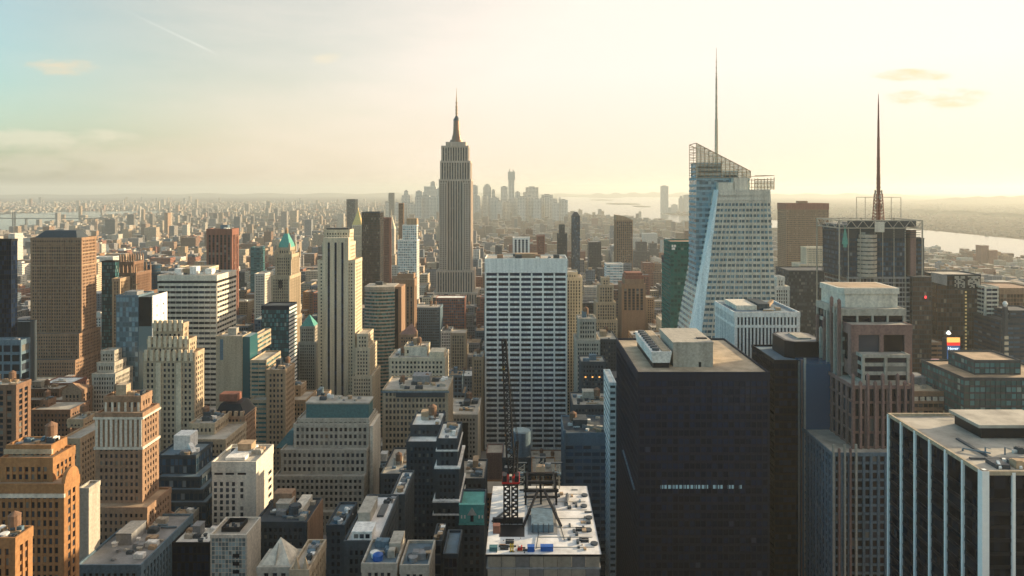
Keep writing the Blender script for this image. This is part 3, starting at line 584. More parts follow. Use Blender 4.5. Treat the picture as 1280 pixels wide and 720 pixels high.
bld('low_building', 'narrow roof of grey sheds beside the brown arcaded tower', [(184, 222, 655, 352, 26)], 'punch', 'bluegrey', yb=670, cl=8)
t = bld('brick_building', 'low dark building with a plant-covered roof and a brown blank side wall', [(318, 383, 652, 322, 25)], 'punch', 'slate', yb=710, short='the plant-covered dark roof', roof='slate', cl=12)
b = t.B[0]; m = M(); m.box(b[1] + .25, b[1] + .6, b[2] + .2, b[3] - .2, 0, b[4] - .2); t.part('side_wall', m, wall('umber'))
m = M(); m.box(b[0] + 3, b[0] + 12, b[3] - 9, b[3] - 3, b[4] - 1, b[4] + 6); t.part('bulkhead', m, wall('umber'))
m = M(); m.box(b[0] + 15, b[0] + 20, b[3] - 18, b[3] - 2, b[4] - 1, b[4] + 2.5); t.part('duct', m, wall('pale'))
m = M(); m.cyl(b[0] + 16, b[2] + 9, b[4] - 1, b[4] + 3.2, 3, n=16); m.cyl(b[0] + 16, b[2] + 9, b[4] + 3.2, b[4] + 3.8, 2.6, n=16); t.part('cooling_tower', m, wall('steel'))
# stone pyramid
Y = 238; x0, x1 = PX(324, Y), PX(364, Y); zb = PZ(711, Y); t = T('stone_tower', 'pale stone pyramid roof on a small tower at the bottom edge', 'building', (x0 + x1) / 2, Y)
m = M(); m.pyr(x0, x1, Y, Y + (x1 - x0), zb, ((x0 + x1) / 2, Y + (x1 - x0) / 2, PZ(672, Y + 5))); t.part('pyramid_roof', m, wall('pale'))
m = M(); m.bar(((x0 + x1) / 2 - .3, Y + .6, zb + .6), ((x0 + x1) / 2, Y + 3.4, zb + 7), .5, .3); t.part('roof_rib', m, wall('stone'))
W, G = M(), M(); facade(W, G, (x0 - .5, x1 + .5, Y - .5, Y + (x1 - x0) + .5), 0, zb + 1, ST['punch'], par=.1); t.part('wall', W, wall('stone')); t.part('glazing', G, glass('g_dark')); note([(320, 366, 680, Y, 12)], 720, 'the stone pyramid', [(x0, x1, Y, Y + 12, zb)])
t = bld('stone_building', 'ornate pale stone building with small gables beside the stone pyramid', [(362, 386, 712, 232, 20)], 'punch', 'sand', yb=720, cl=5)
b = t.B[0]
for i in range(2):
    m = M(); x = b[0] + 2 + i * 3; m.pyr(x - 1, x + 1, b[2], b[2] + 2, b[4] - .4, (x, b[2] + 1, b[4] + 4)); t.part('gable', m, wall('sand'))
bld('low_building', 'low dark building with a pale blue cluttered roof beside the white-roofed long block', [(408, 431, 656, 300, 22)], 'punch', 'slate', yb=670, cl=9, roof='bluegrey')
# ================================================================== middle of the view
# far towers beyond the three-striped limestone tower
bld('office_slab', 'plain dark grey-brown slab tower beside a small golden pyramid spire', [(452, 475, 265, 1150, 30)], 'curtain', 'slate', 'g_brown', 'slate', yb=330, short='the plain grey-brown slab')
bld('brick_tower', 'thin red-brown tower pressed against the plain grey-brown slab', [(479, 487, 272, 1300, 18)], 'pier', 'rust', yb=335)
Y = 1750; x0, x1 = PX(439, Y), PX(453, Y); cx = (x0 + x1) / 2
t = bld('spire_tower', 'pale tower topped by a golden pyramid spire', [(440, 452, 281, Y + 4, 22), (437, 455, 294, Y, 32)], 'pier', 'cream', yb=300, short='the golden pyramid spire')
b = t.B[0]; m = M(); m.frustum([(b[0], b[2]), (b[1], b[2]), (b[1], b[3]), (b[0], b[3])], b[4] - 1, [(cx - 1, Y + 14), (cx + 1, Y + 14), (cx + 1, Y + 16), (cx - 1, Y + 16)], PZ(263, Y)); m.cyl(cx, Y + 15, PZ(263, Y), PZ(259, Y), 1, .2, n=8); t.part('golden_spire', m, paint('gold', .35, .4))
bld('brick_building', 'pale flat block standing before the golden pyramid spire', [(452, 461, 297, 1600, 26)], 'punch', 'cream', yb=318)
bld('office_building', 'dark far box tower rising beside the golden pyramid spire', [(433, 444, 249, 2500, 40)], 'curtain', 'slate', 'g_grey', yb=268)
Y = 1900; t = bld('clock_tower', 'slender white far clock tower with a pointed lantern roof', [(484, 493, 285, Y, 22)], 'pier', 'pale', yb=310, short='the slender clock tower')
b = t.B[0]; cx = (b[0] + b[1]) / 2; cy = Y + 11; m = M(); m.pyr(b[0], b[1], b[2], b[3], b[4] - 1, (cx, cy, PZ(268, Y))); m.cyl(cx, cy, PZ(271, Y), PZ(262, Y), 1.6, .3, n=8); t.part('spire', m, wall('cream'))
m = M(); m.cyl(cx, b[2] - .3, b[4] - 22, b[4] - 21.9, .1, n=6); 
bld('glass_tower', 'very slim far dark tower with a black top', [(498, 504, 254, 1950, 16)], 'curtain', 'umber', 'g_brown', yb=275)
bld('glass_tower', 'far slim pale tower seen above the slender clock tower', [(486, 492, 241, 5200, 40)], 'curtain', 'slate', 'g_grey', yb=260)
t = bld('office_slab', 'bright white gridded slab with a thin sunlit edge and a tan top band', [(503, 521, 281, 1000, 12), (497, 521, 300, 990, 24)], 'grid', 'white', 'g_pale', yb=340, short='the white gridded slab', mod=dict(bay=2.6, fl=3.6, pier=.3, sp=.35))
b = t.B[0]; m = M(); m.box(b[0] + 6, b[1], b[2], b[3], b[4] - .9, PZ(273, 1000)); t.part('penthouse', m, wall('tan'))
bld('brick_tower', 'brown vertically striped tower with a sunlit orange edge below the white gridded slab', [(497, 517, 342, 850, 14), (493, 518, 349, 840, 20)], 'pier', 'umber', 'g_dark', yb=430, short='the brown striped tower', mod=dict(bay=4.2, pier=.55, sp=.12, top=8), cl=3)
# curved band block
Y = 760; xa, xb = PX(456, Y), PX(493, Y); t = T('office_building', 'dark office block with a curved striped front of teal glass bands', 'building', (xa + xb) / 2, Y)
def curve(o): return [(xa - o + (xb - xa + 2 * o) * i / 10, Y - o - 5 * math.sin(math.pi * i / 10)) for i in range(11)] + [(xb + o, Y + 26 + o), (xa - o, Y + 26 + o)]
zt = PZ(358, Y); W, G, Rf = M(), M(), M(); G.prism(curve(0), 0, zt - 3, bay=1.8, fl=3.8)
for j in range(int(zt / 3.8)): W.prism(curve(.35), j * 3.8, j * 3.8 + 1.7)
W.prism(curve(.45), zt - 3.6, zt); Rf.prism(curve(-.8), zt, zt + .08)
t.part('wall', W, wall('stone')); t.part('glazing', G, glass('g_teal')); t.part('roof', Rf, roofm('stone'))
m = M(); m.box(xb + .5, xb + 7.5, Y + 1, Y + 26, 0, zt - .6); t.part('end_wall', m, wall('umber')); m = M(); m.box(xb + .5, xb + 4, Y + .7, Y + 1.05, 0, zt - 3); t.part('dark_glass', m, paint('black', .15))
clutter(t, (xa + 2, xb - 2, Y + 2, Y + 24), zt, 5, 4); note([(456, 501, 358, Y, 30)], 455, 'the curved striped block', [(xa, xb + 8, Y - 5, Y + 26, zt)])
t = bld('brick_building', 'small brown brick building with a pink pointed gable roof', [(499, 518, 418, 700, 20)], 'punch', 'umber', yb=435, short='the pink gable roof')
b = t.B[0]; m = M(); m.pyr(b[0], b[1], b[2], b[3], b[4] - .9, ((b[0] + b[1]) / 2 + 4, b[2] + 8, b[4] + 10)); t.part('gable_roof', m, wall('pink'))
t = bld('stone_building', 'cream block with a bright blank central wall and lower wings', [(505, 534, 433, 572, 18), (486, 556, 447, 562, 30)], 'punch', 'cream', yb=480, short='the blank-fronted cream block', mod=dict(fl=4.0, bay=3.6), cl=4, tank=1)
Y = 572; m = M(); m.box(PX(511, Y), PX(534, Y), Y - .5, Y + .4, PZ(468, Y), PZ(434, Y)); t.part('blank_wall', m, wall('pale'))
b = t.B[1]; m = M(); m.box(PX(537, 566), b[1] - 1, 564, 580, b[4] - 1, b[4] + 4); t.part('bulkhead', m, wall('cream'))
clutter(t, (b[0] + 1, b[0] + 12, b[2] + 1, b[3] - 1), b[4] - 1, 5, 12, 1)
t = bld('stone_building', 'wide grey stone loft building with many windows and a dark attic band', [(478, 560, 487, 462, 34)], 'punch', 'sand', yb=560, short='the wide grey loft building', mod=dict(bay=3.0, fl=4.2, pier=.4, sp=.4, top=1), cl=14, tank=2, panes='f')
b = t.B[0]; m = M(); m.box(b[0] + 9, b[1] - 2, b[2] - .6, b[2] + .2, b[4] - 5, b[4] - 2); t.part('attic_window_band', m, paint('slate', .3))
m = M(); m.box(b[0] - .8, b[1] + .8, b[2] - 1.0, b[2] + .2, b[4] - 1.9, b[4] - 1.0); t.part('cornice', m, wall('bluegrey'))
bld('gothic_building', 'narrow tan loft tower with small corner turrets beside a dark street canyon', [(563, 582, 416, 780, 22)], 'pier', 'sand', yb=470, short='the narrow turreted loft tower', mod=dict(bay=3.4, fl=3.6))
bld('brick_building', 'small beige block against the white gridded block of wide windows', [(590, 604, 446, 690, 26)], 'pier', 'tan', yb=480, cl=3, tank=1)
t = bld('stone_building', 'grey building with a plant-crowded roof beside the big white grid tower', [(560, 597, 518, 500, 40)], 'punch', 'stone', yb=545, short='the plant-crowded grey roof', cl=14, tank=1)
b = t.B[0]; m = M(); x = PX(585, 500); m.box(PX(578, 500), x, 500 - .3, 500 + .3, 0, b[4] - 6); t.part('dark_recess', m, paint('black', .2))
t = bld('brick_building', 'tall narrow dark brick building with bright white cornice lines', [(546, 572, 548, 332, 24), (544, 574, 585, 330, 28), (542, 574, 628, 328, 32)], 'punch', 'slate', yb=680, roof='white', short='the white-corniced dark building', mod=dict(bay=2.6, fl=3.6), cl=6)
for yy, k in ((563, 0), (585, 1), (627, 2), (643, 2)):
    b = t.B[k]; m = M(); z = PZ(yy, b[2]); m.box(b[0] - .5, b[1] + .5, b[2] - .5, b[3] + .5, z - .35, z + .35); t.part('cornice', m, wall('white'))
bld('brick_building', 'dark shaded block with a pale teal flat roof', [(513, 551, 531, 372, 22), (508, 546, 552, 362, 32)], 'punch', 'slate', yb=650, roof='white', short='the dark teal-roofed block', cl=5, tank=1)
t = bld('ornate_building', 'small ornate building with a green copper gabled front', [(574, 605, 634, 296, 18)], 'punch', 'steel', yb=700, short='the green copper gable', roof='copper')
Y = 295.4; zz = lambda y: PZ(y, Y)
m = M(); m.box(PX(574, Y), PX(605, Y), Y, Y + 1.2, zz(654), zz(632)); t.part('copper_front', m, paint('copper', .6))
m = M(); m.box(PX(573.4, Y), PX(605.6, Y), Y - .3, Y + 1.4, zz(632), zz(630.4)); m.box(PX(573.4, Y), PX(605.6, Y), Y - .3, Y + .05, zz(656), zz(654.4)); t.part('cornice', m, paint('copper', .5))
m = M(); P = [PX(584, Y), PX(596, Y), PX(590, Y)]; m.tri((P[0], Y - .25, zz(644)), (P[1], Y - .25, zz(644)), (P[2], Y - .25, zz(634))); m.tri((P[1], Y, zz(644)), (P[0], Y, zz(644)), (P[2], Y, zz(634))); m.quad((P[0], Y - .25, zz(644)), (P[2], Y - .25, zz(634)), (P[2], Y, zz(634)), (P[0], Y, zz(644))); m.quad((P[2], Y - .25, zz(634)), (P[1], Y - .25, zz(644)), (P[1], Y, zz(644)), (P[2], Y, zz(634))); t.part('gable', m, wall('stone'))
m = M(); m.box(PX(588, Y), PX(592, Y), Y - .12, Y + .2, zz(652), zz(643)); t.part('window', m, pane_mat())
for px in (577, 581, 599, 603):
    m = M(); m.box(PX(px - .9, Y), PX(px + .9, Y), Y - .12, Y + .2, zz(648), zz(644)); t.part('window', m, wall('pale'))
# white-roofed long block
t = bld('brick_building', 'long dark brick block with a bright white flat roof and roof sheds', [(430, 474, 676, 250, 38)], 'punch', 'steel', yb=720, roof='snow', short='the white-roofed long block', mod=dict(bay=2.4, fl=3.5, top=2.4))
b = t.B[0]; z = b[4] - 1
m = M(); m.box(b[0] + 2.5, b[0] + 9.5, b[2] + 2, b[2] + 9, z, z + 3); m.box(b[0] + 2.2, b[0] + 9.8, b[2] + 1.7, b[2] + 9.3, z + 3, z + 3.5); t.part('roof_shed', m, wall('white'))
for i in range(3):
    m = M(); x = b[0] + 3.1 + i * 2.1; m.box(x, x + 1.5, b[2] + 1.94, b[2] + 2.1, z + .9, z + 2.4); t.part('window', m, pane_mat())
m = M(); m.box(b[0] + 1.5, b[0] + 6, b[2] + 15, b[2] + 29, z, z + 4); m.box(b[0] + 1.3, b[0] + 6.2, b[2] + 14.8, b[2] + 29.2, z + 4, z + 4.3); t.part('roof_shed', m, wall('stone'))
m = M(); m.box(b[0] + 7.6, b[0] + 10.2, b[2] + 20, b[2] + 30, z, z + .8); t.part('skylight', m, paint('slate', .3)); clutter(t, (b[0] + 6.5, b[1] - 1, b[2] + 31, b[3] - 1), z, 4, 8, big=False)
bld('brick_building', 'narrow dark building with a pale roof beside the white-roofed long block', [(489, 506, 618, 300, 26)], 'punch', 'steel', yb=690, roof='white', cl=5, mod=dict(bay=2.4, fl=3.5))
t = bld('low_building', 'low building with a walled pale roof terrace and round blue tank at the bottom edge', [(452, 496, 704, 226, 16)], 'punch', 'stone', yb=720, roof='bluegrey', short='the walled terrace roof', cl=5)
b = t.B[0]; m = M(); m.cyl(b[0] + 4.5, b[2] + 4, b[4] - 1, b[4] + .8, 1.7, n=16); m.cyl(b[0] + 4.5, b[2] + 4, b[4] + .8, b[4] + 1.6, 1.7, .3, n=16); t.part('roof_tank', m, paint('blue', .4))
m = M(); m.box(b[0] + 7.4, b[1] - .2, b[2] + 8, b[3] + .6, b[4] - 1, b[4] + 2.4); t.part('bulkhead', m, wall('stone'))
t = bld('low_building', 'low building with big round fans in a pale roof enclosure', [(500, 536, 706, 226, 16)], 'punch', 'stone', yb=720, roof='bluegrey', cl=3, short='the round-fan roof')
b = t.B[0]
for i in range(2):
    m = M(); m.cyl(b[0] + 3 + i * 3.6, b[2] + 5 + i * 3, b[4] - 1, b[4] + .6, 1.5, n=16); m.cyl(b[0] + 3 + i * 3.6, b[2] + 5 + i * 3, b[4] + .6, b[4] + .75, .9, n=12); t.part('roof_fan', m, wall('steel'))
bld('low_building', 'pair of small dark blue buildings with lit white parapets below the white-corniced dark building', [(541, 552, 676, 270, 14, 0), (554, 572, 692, 256, 18, 0)], 'curtain', 'steel', 'g_navy', 'bluegrey', yb=720, cl=6)
bld('brick_building', 'dark low block with white vents on its roof behind the green copper gable', [(574, 606, 598, 360, 26)], 'punch', 'slate', yb=630, cl=10)
bld('brick_building', 'shaded pink-brown block at the foot of the big white grid tower', [(608, 628, 566, 560, 20)], 'blank', 'pink', yb=590)
bld('brick_building', 'long shaded brick block with a dark cluttered roof facing the pale grid-windowed block', [(476, 511, 592, 392, 40)], 'punch', 'steel', yb=640, cl=7, tank=1)
bld('low_building', 'low shaded block with two white roof boxes beside the pale grid-windowed block', [(462, 488, 585, 440, 24)], 'punch', 'slate', yb=610, cl=5, roof='bluegrey')

# ------------------------------------------------------------------ the tall setback tower with mast (the tallest)
Y = 1300; xc = PX(568.5, Y)
t = T('skyscraper', 'tallest grey limestone skyscraper with setbacks, round mooring mast and antenna spire', 'skyscraper', xc, Y)
W, G, Rf, S = M(), M(), M(), M(); eb = dict(bay=4.9, fl=3.8, pier=.50, sp=.45, pd=.7, sd=.12, c=2.0, top=3.0)
segs = [(551.5, 585.5, 182, 18, 30), (550, 588, 201, 12, 40), (548.5, 589, 224, 8, 48), (545, 592, 338, 3, 60), (540, 597, 366, -8, 80)]
prev = 0; foot = []
for px0, px1, yt, dy, dp in segs[::-1]:
    Yq = Y + dy; X = (PX(px0, Yq), PX(px1, Yq), Yq, Yq + dp); z1 = PZ(yt, Yq); facade(W, G, X, prev, z1, eb, 'flr', S, None, Rf, .6); prev = z1 - .65; foot.append((*X, z1)); ztop = z1
# recessed centre between two projecting wings on the shaft
X = foot[2]
for s in (-1, 1):
    m = M(); a = xc + s * 15; m.box(min(a, a + s * 13.5), max(a, a + s * 13.5), X[2] - 3.0, X[2] + .5, foot[3][4] - 150, foot[2][4] - 10)
    W2, G2 = M(), M(); facade(W2, G2, (min(a, a + s * 14.5), max(a, a + s * 14.5), X[2] - 3.2, X[2] + .6), PZ(338, Y), foot[2][4] - 6, dict(eb, c=1.2), 'flr', None, None, None, .2)
    w = t.part('projecting_wing', W2, wall('limestone')); t.part('glazing', G2, glass('g_dark'), w)
t.part('wall', W, wall('limestone')); t.part('glazing', G, glass('g_dark')); t.part('spandrel', S, wall('slate')); t.part('roof', Rf, roofm('stone'))
yc = Y + 33; z = ztop
m = M(); m.box(xc - 19, xc + 19, yc - 16, yc + 16, z - 1, PZ(178, yc)); t.part('observation_deck', m, wall('limestone'))
m = M(); za = PZ(178, yc); m.cyl(xc, yc, za, PZ(175, yc), 13, 12, n=20); m.cyl(xc, yc, PZ(175, yc), PZ(170, yc), 9.5, 8.5, n=20); m.cyl(xc, yc, PZ(170, yc), PZ(166, yc), 7.8, 6.8, n=20); m.cyl(xc, yc, PZ(166, yc), PZ(151, yc), 6.6, 5.8, n=20); t.part('mooring_mast', m, wall('brown', .45, .2, .3))
for i in range(4):
    a = i * math.pi / 2 + math.pi / 4; m = M(); p = (xc + 14 * math.cos(a), yc + 14 * math.sin(a)); m.bar((xc + 10.5 * math.cos(a), yc + 10.5 * math.sin(a), za), (xc + 6.2 * math.cos(a), yc + 6.2 * math.sin(a), PZ(163, yc)), 2.4, 1.4); t.part('buttress', m, wall('umber', .45, .2, .3))
m = M(); m.cyl(xc, yc, PZ(151, yc), PZ(148.5, yc), 6.4, 5.6, n=20); m.cyl(xc, yc, PZ(148.5, yc), PZ(145, yc), 5.2, 2.2, n=20); t.part('mast_dome', m, wall('steel', .4, .2, .5))
m = M(); m.cyl(xc, yc, PZ(145, yc), PZ(132, yc), 2.0, 1.7, n=10); m.cyl(xc, yc, PZ(132, yc), PZ(121, yc), 1.3, .9, n=8); m.cyl(xc, yc, PZ(121, yc), PZ(110, yc), .7, .25, n=8)
for yy in (142, 138, 134, 129): m.cyl(xc, yc, PZ(yy, yc), PZ(yy - .8, yc), 2.7, n=10)
t.part('antenna', m, paint('tan', .5, .3)); note([(540, 597, 110, Y, 80)], 372, 'the tallest mast-topped skyscraper', foot)
# ------------------------------------------------------------------ big white grid tower
t = bld('office_tower', 'big white office tower with a regular grid of wide dark windows', [(606, 709, 323, 694, 40)], 'grid', 'brightwhite', 'g_navy', 'stone', yb=590, short='the big white grid tower', mod=dict(bay=11.6, fl=5.02, pier=.15, sp=.42, pd=.6, sd=.42, c=1.6, top=13.5), cl=5, panes='f')
b = t.B[0]
for i in range(4):
    m = M(); x = b[0] + 12 + i * 19; m.box(x, x + 6, b[2] + 6, b[2] + 12, b[4] - 1, b[4] + 2.8); t.part('roof_unit', m, wall(('umber', 'steel')[i % 2]))
m = M(); m.box(b[0] + 1, b[1] - 1, b[2] - .12, b[2] + .1, b[4] - 14.8, b[4] - 14.1); t.part('louvre', m, paint('black'))
# right behind it
bld('brick_tower', 'beige ribbed tower half hidden behind the big white grid tower', [(706, 722, 340, 760, 22), (700, 728, 347, 752, 30)], 'pier', 'cream', yb=420, short='the beige ribbed tower', mod=dict(bay=3.4, pier=.55))
bld('office_tower', 'far pale tower with dark vertical stripes above the big white grid tower', [(641, 662, 297, 1180, 30)], 'pier', 'white', 'g_navy', yb=318, mod=dict(bay=6, pier=.45, sp=.1))
bld('brick_tower', 'far pink-brown tower beside the pale dark-striped one', [(671, 681, 294, 1350, 24)], 'punch', 'brick', yb=318)
bld('brick_tower', 'slim dark far tower with a stepped top', [(699, 706, 281, 1400, 18), (697, 709, 292, 1395, 26)], 'punch', 'slate', yb=325)
t = bld('glass_tower', 'slim dark blue far tower with a rounded pointed top', [(715, 725, 270, 1400, 22)], 'curtain', 'slate', 'g_blue', yb=330, short='the slim dark blue tower')
b = t.B[0]; m = M(); m.frustum([(b[0], b[2]), (b[1], b[2]), (b[1], b[3]), (b[0], b[3])], b[4] - .4, [(b[0] + 5, b[2] + 6), (b[1] - 5, b[2] + 6), (b[1] - 5, b[3] - 6), (b[0] + 5, b[3] - 6)], b[4] + 8); t.part('pointed_top', m, paint('slate'))
t = bld('glass_tower', 'dark brown far tower with a pale sloping rounded top', [(770, 791, 275, 1450, 36)], 'pier', 'umber', 'g_dark', yb=330, short='the sloping-topped dark tower', mod=dict(bay=4, pier=.3, sp=.3))
b = t.B[0]; m = M(); n = 8
for i in range(n):
    f0, f1 = i / n, (i + 1) / n; h = lambda f: b[4] - .5 + 11 * math.cos(f * math.pi / 2); xa_, xb_ = b[0] + (b[1] - b[0]) * f0, b[0] + (b[1] - b[0]) * f1
    m.quad((xa_, b[2], b[4] - 1), (xb_, b[2], b[4] - 1), (xb_, b[2], h(f1)), (xa_, b[2], h(f0))); m.quad((xa_, b[2], h(f0)), (xb_, b[2], h(f1)), (xb_, b[3], h(f1)), (xa_, b[3], h(f0))); m.quad((xb_, b[3], b[4] - 1), (xa_, b[3], b[4] - 1), (xa_, b[3], h(f0)), (xb_, b[3], h(f1)))
m.quad((b[0], b[3], b[4] - 1), (b[0], b[2], b[4] - 1), (b[0], b[2], b[4] + 10.5), (b[0], b[3], b[4] + 10.5)); t.part('sloping_crown', m, wall('tan'))
bld('office_building', 'bright white cube-like building with pale bands', [(758, 779, 330, 1000, 24)], 'band', 'white', 'g_pale', yb=352, short='the bright white cube')
bld('deco_tower', 'stepped cream deco tower tapering to a narrow top', [(752, 762, 347, 860, 12), (748, 767, 356, 855, 20), (745, 770, 378, 850, 30), (742, 772, 400, 846, 40)], 'pier', 'sand', yb=415, short='the tapering cream deco tower', mod=dict(bay=3.4))
t = bld('brick_tower', 'orange-brown tower with dark vertical stripes and a copper-red crown', [(781, 805, 349, 905, 26), (777, 807, 355, 900, 34)], 'pier', 'umber', 'g_dark', 'rust', yb=415, short='the copper-crowned brown tower', mod=dict(bay=5.4, pier=.38, sp=.1, top=5, c=2.4))
b = t.B[0]; m = M(); m.box(b[0] + .5, b[1] - .5, b[2] + .4, b[3] - .4, b[4] - 1, b[4] + 4.5); m.box(b[0] + 2, b[1] - 2, b[2] + 3, b[3] - 3, b[4] + 4.5, b[4] + 8); t.part('crown', m, wall('rust'))
bx = t.B[1]; m = M(); zz = PZ(388, 900); m.box(bx[0] + 2.5, bx[1] - 2.5, bx[2] - .25, bx[2] + .2, 20, zz); t.part('lower_cladding', m, wall('umber'))
bld('brick_building', 'slim pale strip of a building beside the copper-crowned brown tower', [(808, 818, 372, 940, 24)], 'punch', 'tan', yb=410)
bld('brick_building', 'stepped beige block with rows of windows beside the big white grid tower', [(723, 745, 398, 566, 18), (720, 750, 425, 560, 26)], 'fine', 'stone', yb=455, short='the stepped beige block', cl=2, tank=1)
t = bld('brick_building', 'low dark block with a pale roof line and three orange lit windows', [(726, 757, 452, 520, 20)], 'punch', 'steel', yb=510, short='the orange-lit dark block', cl=4)
b = t.B[0]
for i in range(3):
    m = M(); x = b[0] + 3 + i * 5.2; m.box(x, x + 1.1, b[2] - .15, b[2] + .3, b[4] - 12, b[4] - 11.2); t.part('lit_window', m, emis('orange', (1, .42, .1), 1.2))
bld('low_building', 'dark cluttered rooftop behind the blue glass block', [(716, 762, 506, 470, 30)], 'punch', 'steel', yb=530, cl=14, tank=1)
t = bld('glass_building', 'blue glass office block with dark window bands beside the big white grid tower', [(705, 763, 541, 430, 34)], 'band', 'bluegrey', 'g_blue', 'slate', yb=680, short='the blue glass block', mod=dict(fl=4.2, sp=.45, sd=.1, pd=.3, pier=.12, top=7), cl=12, tank=1)
b = t.B[0]; m = M(); m.box(b[0] - .4, b[0] + 1, b[2] - 1.2, b[2], 0, b[4] + 2); t.part('corner_fin', m, wall('bluegrey'))
bld('office_slab', 'very narrow bright white slab standing against the big black office tower', [(762, 770, 478, 408, 30)], 'curtain', 'white', 'g_grey', 'white', yb=700, short='the narrow bright white slab', mod=dict(bay=99, fl=3.6, sp=.55, pd=.2, sd=.18, pier=.1))
bld('brick_building', 'dark shaded building in the gap beside the big black office tower', [(742, 772, 424, 640, 40)], 'punch', 'slate', yb=470, cl=3, tank=1)
t = bld('glass_tower', 'teal green glass tower with a white sign on its raised end', [(838, 880, 302, 640, 30), (838, 880, 334, 637, 40)], 'curtain', 'green', 'g_green', 'umber', yb=415, short='the green glass tower', mod=dict(bay=3, fl=4.0, sp=.4, sd=.14, pier=.2))
Y = 640; b = t.B[0]; m = M()
for i, (a, c) in enumerate(((839.5, 841.5), (842.2, 845), (839.6, 843.8))): zz = PZ(306 + (i == 2) * 3.4, Y); m.box(PX(a, Y), PX(c, Y), Y - .2, Y, zz - 2.2, zz)
t.part('sign', m, wall('white'))
bld('glass_building', 'dark teal glass annex leaning low against the green glass tower', [(834, 842, 322, 690, 28)], 'curtain', 'slate', 'g_blue', yb=410)
# ================================================================== west side
# ------------------------------------------------------------------ big black office tower in front
Y = 325; t = bld('office_tower', 'big black glass office tower with a pale flat roof and white roof plant', [(797, 962, 465, 325, 74)], 'curtain', 'navy', 'g_navy', 'sand', yb=720, short='the big black office tower', mod=dict(bay=2.6, fl=3.9, pier=.16, sp=.34, pd=.35, sd=.2, top=3.2, c=.8), panes='f')
b = t.B[0]; z = b[4] - .94
m = M(); x0, x1 = PX(846, 330), PX(897, 330); m.box(x0, x1, 338, 372, z, z + 11.5); m.box(x0 - .25, x1 + .25, 337.75, 372.25, z + 11.5, z + 12.1); bh = t.part('bulkhead', m, wall('stone'))
m = M(); m.box(x1 - 7, x1 - 5.8, 337.9, 338.1, z, z + 2.4); t.part('door', m, paint('black'), bh)
m = M(); m.box(x1 - 6, x1 - 1, 345, 347.5, z + 12.1, z + 12.5); t.part('hatch', m, paint('black'), bh)
ct = bpy.data.objects.new('cooling_tower', None); COL.objects.link(ct); ct.parent = t.o
m = M(); x0, x1 = PX(815, 333), PX(841, 333); m.frustum([(x0 + .8, 336), (x1 - .8, 336), (x1 - .8, 384), (x0 + .8, 384)], z + 2.5, [(x0, 335), (x1, 335), (x1, 385), (x0, 385)], z + 8); t.part('casing', m, wall('white'), ct)
m = M(); m.box(x0 + 1, x1 - 1, 336.5, 383, z, z + 2.5); t.part('base', m, paint('black'), ct)
for i in range(9):
    m = M(); m.cyl(x0 + 2.8, 338.5 + i * 5.2, z + 8, z + 9.2, 1.8, n=14); m.cyl(x0 + 2.8, 338.5 + i * 5.2, z + 9.2, z + 9.3, 1.2, n=10); t.part('fan', m, paint('steel'), ct)
m = M(); m.box(x0 + 5.4, x1 - .6, 336, 384, z + 8, z + 8.5); t.part('deck', m, wall('sand'), ct)
for i in range(22):
    m = M(); xx = PX(846 + 0, 325) + i * 1.5; 
    if rnd.random() < .75 and i < 22:
        xx = PX(826, Y) + i * 1.75; m.box(xx, xx + 1.2, Y + .10, Y + .22, PZ(611, Y), PZ(606.5, Y)); t.part('lit_window', m, emis('cool', (.35, .55, .6), .07))
m = M(); m.bar((b[0] - .25, Y + 8, PZ(604, 340)), (b[0] - .25, Y + 46, PZ(557, 378)), .7); t.part('side_strip', m, wall('bluegrey'))  # matte blue-grey bar along the side face
# ------------------------------------------------------------------ crystalline glass tower with lattice crown and spire
t = T('glass_skyscraper', 'faceted pale glass skyscraper with sloping lattice crown and a needle spire', 'skyscraper', PX(900, 560), 545)
Y0 = 540
def PA(z):                                        # front mass: five-cornered plan that widens downward
    f = (262 - z) / 110.0
    return [(PX(893.5 - 31 * f, Y0 + 9), Y0 + 9), (PX(899 - 21 * f, Y0), Y0), (PX(962 + 8.5 * f, Y0), Y0), (PX(962 + 9 * f, Y0), Y0 + 46), (PX(893 - 31 * f, Y0 + 9), Y0 + 46)]
def scale(P, o):
    cx = sum(p[0] for p in P) / len(P); cy = sum(p[1] for p in P) / len(P); r = max(math.hypot(p[0] - cx, p[1] - cy) for p in P); k = 1 + o / r
    return [(cx + (p[0] - cx) * k, cy + (p[1] - cy) * k) for p in P]
def mass(poly, z0, z1, fl, sp, out, wm, gm, topband):
    W, G = M(), M(); n = int((z1 - z0) / fl)
    G.frustum(poly(z0), z0, poly(z1 - .2), z1 - .2, bay=2.4, fl=fl)
    for j in range(n):
        za = z0 + j * fl; W.frustum(scale(poly(za), out), za, scale(poly(za + fl * sp), out), za + fl * sp)
    W.frustum(scale(poly(z1 - topband), out), z1 - topband, scale(poly(z1), out), z1)
    return W, G
zA = PZ(237, Y0); W, G = mass(PA, 0, zA, 4.3, .50, .55, None, None, 9)
A = t.part('front_wall', W, wall('pale')); t.part('glazing', G, glass('g_sky'), A)
m = M()
for i in range(1, 15):                              # mullions
    f = i / 15; p, q = PA(0), PA(zA - 9); m.bar((p[1][0] + (p[2][0] - p[1][0]) * f, Y0 - .5, 0), (q[1][0] + (q[2][0] - q[1][0]) * f, Y0 - .5, zA - 9), .8 if i % 2 == 0 else .35)
t.part('mullion', m, wall('pale'), A)
m = M(); p, q = scale(PA(0), .7), scale(PA(zA), .7); m.quad((*p[0], 0), (*p[1], 0), (*q[1], zA), (*q[0], zA)); m.quad((p[0][0] + .3, p[0][1] + .3, 0), (q[0][0] + .3, q[0][1] + .3, zA), (q[1][0] + .3, q[1][1] + .3, zA), (p[1][0] + .3, p[1][1] + .3, 0)); t.part('bright_facet', m, wall('brightwhite', .4))
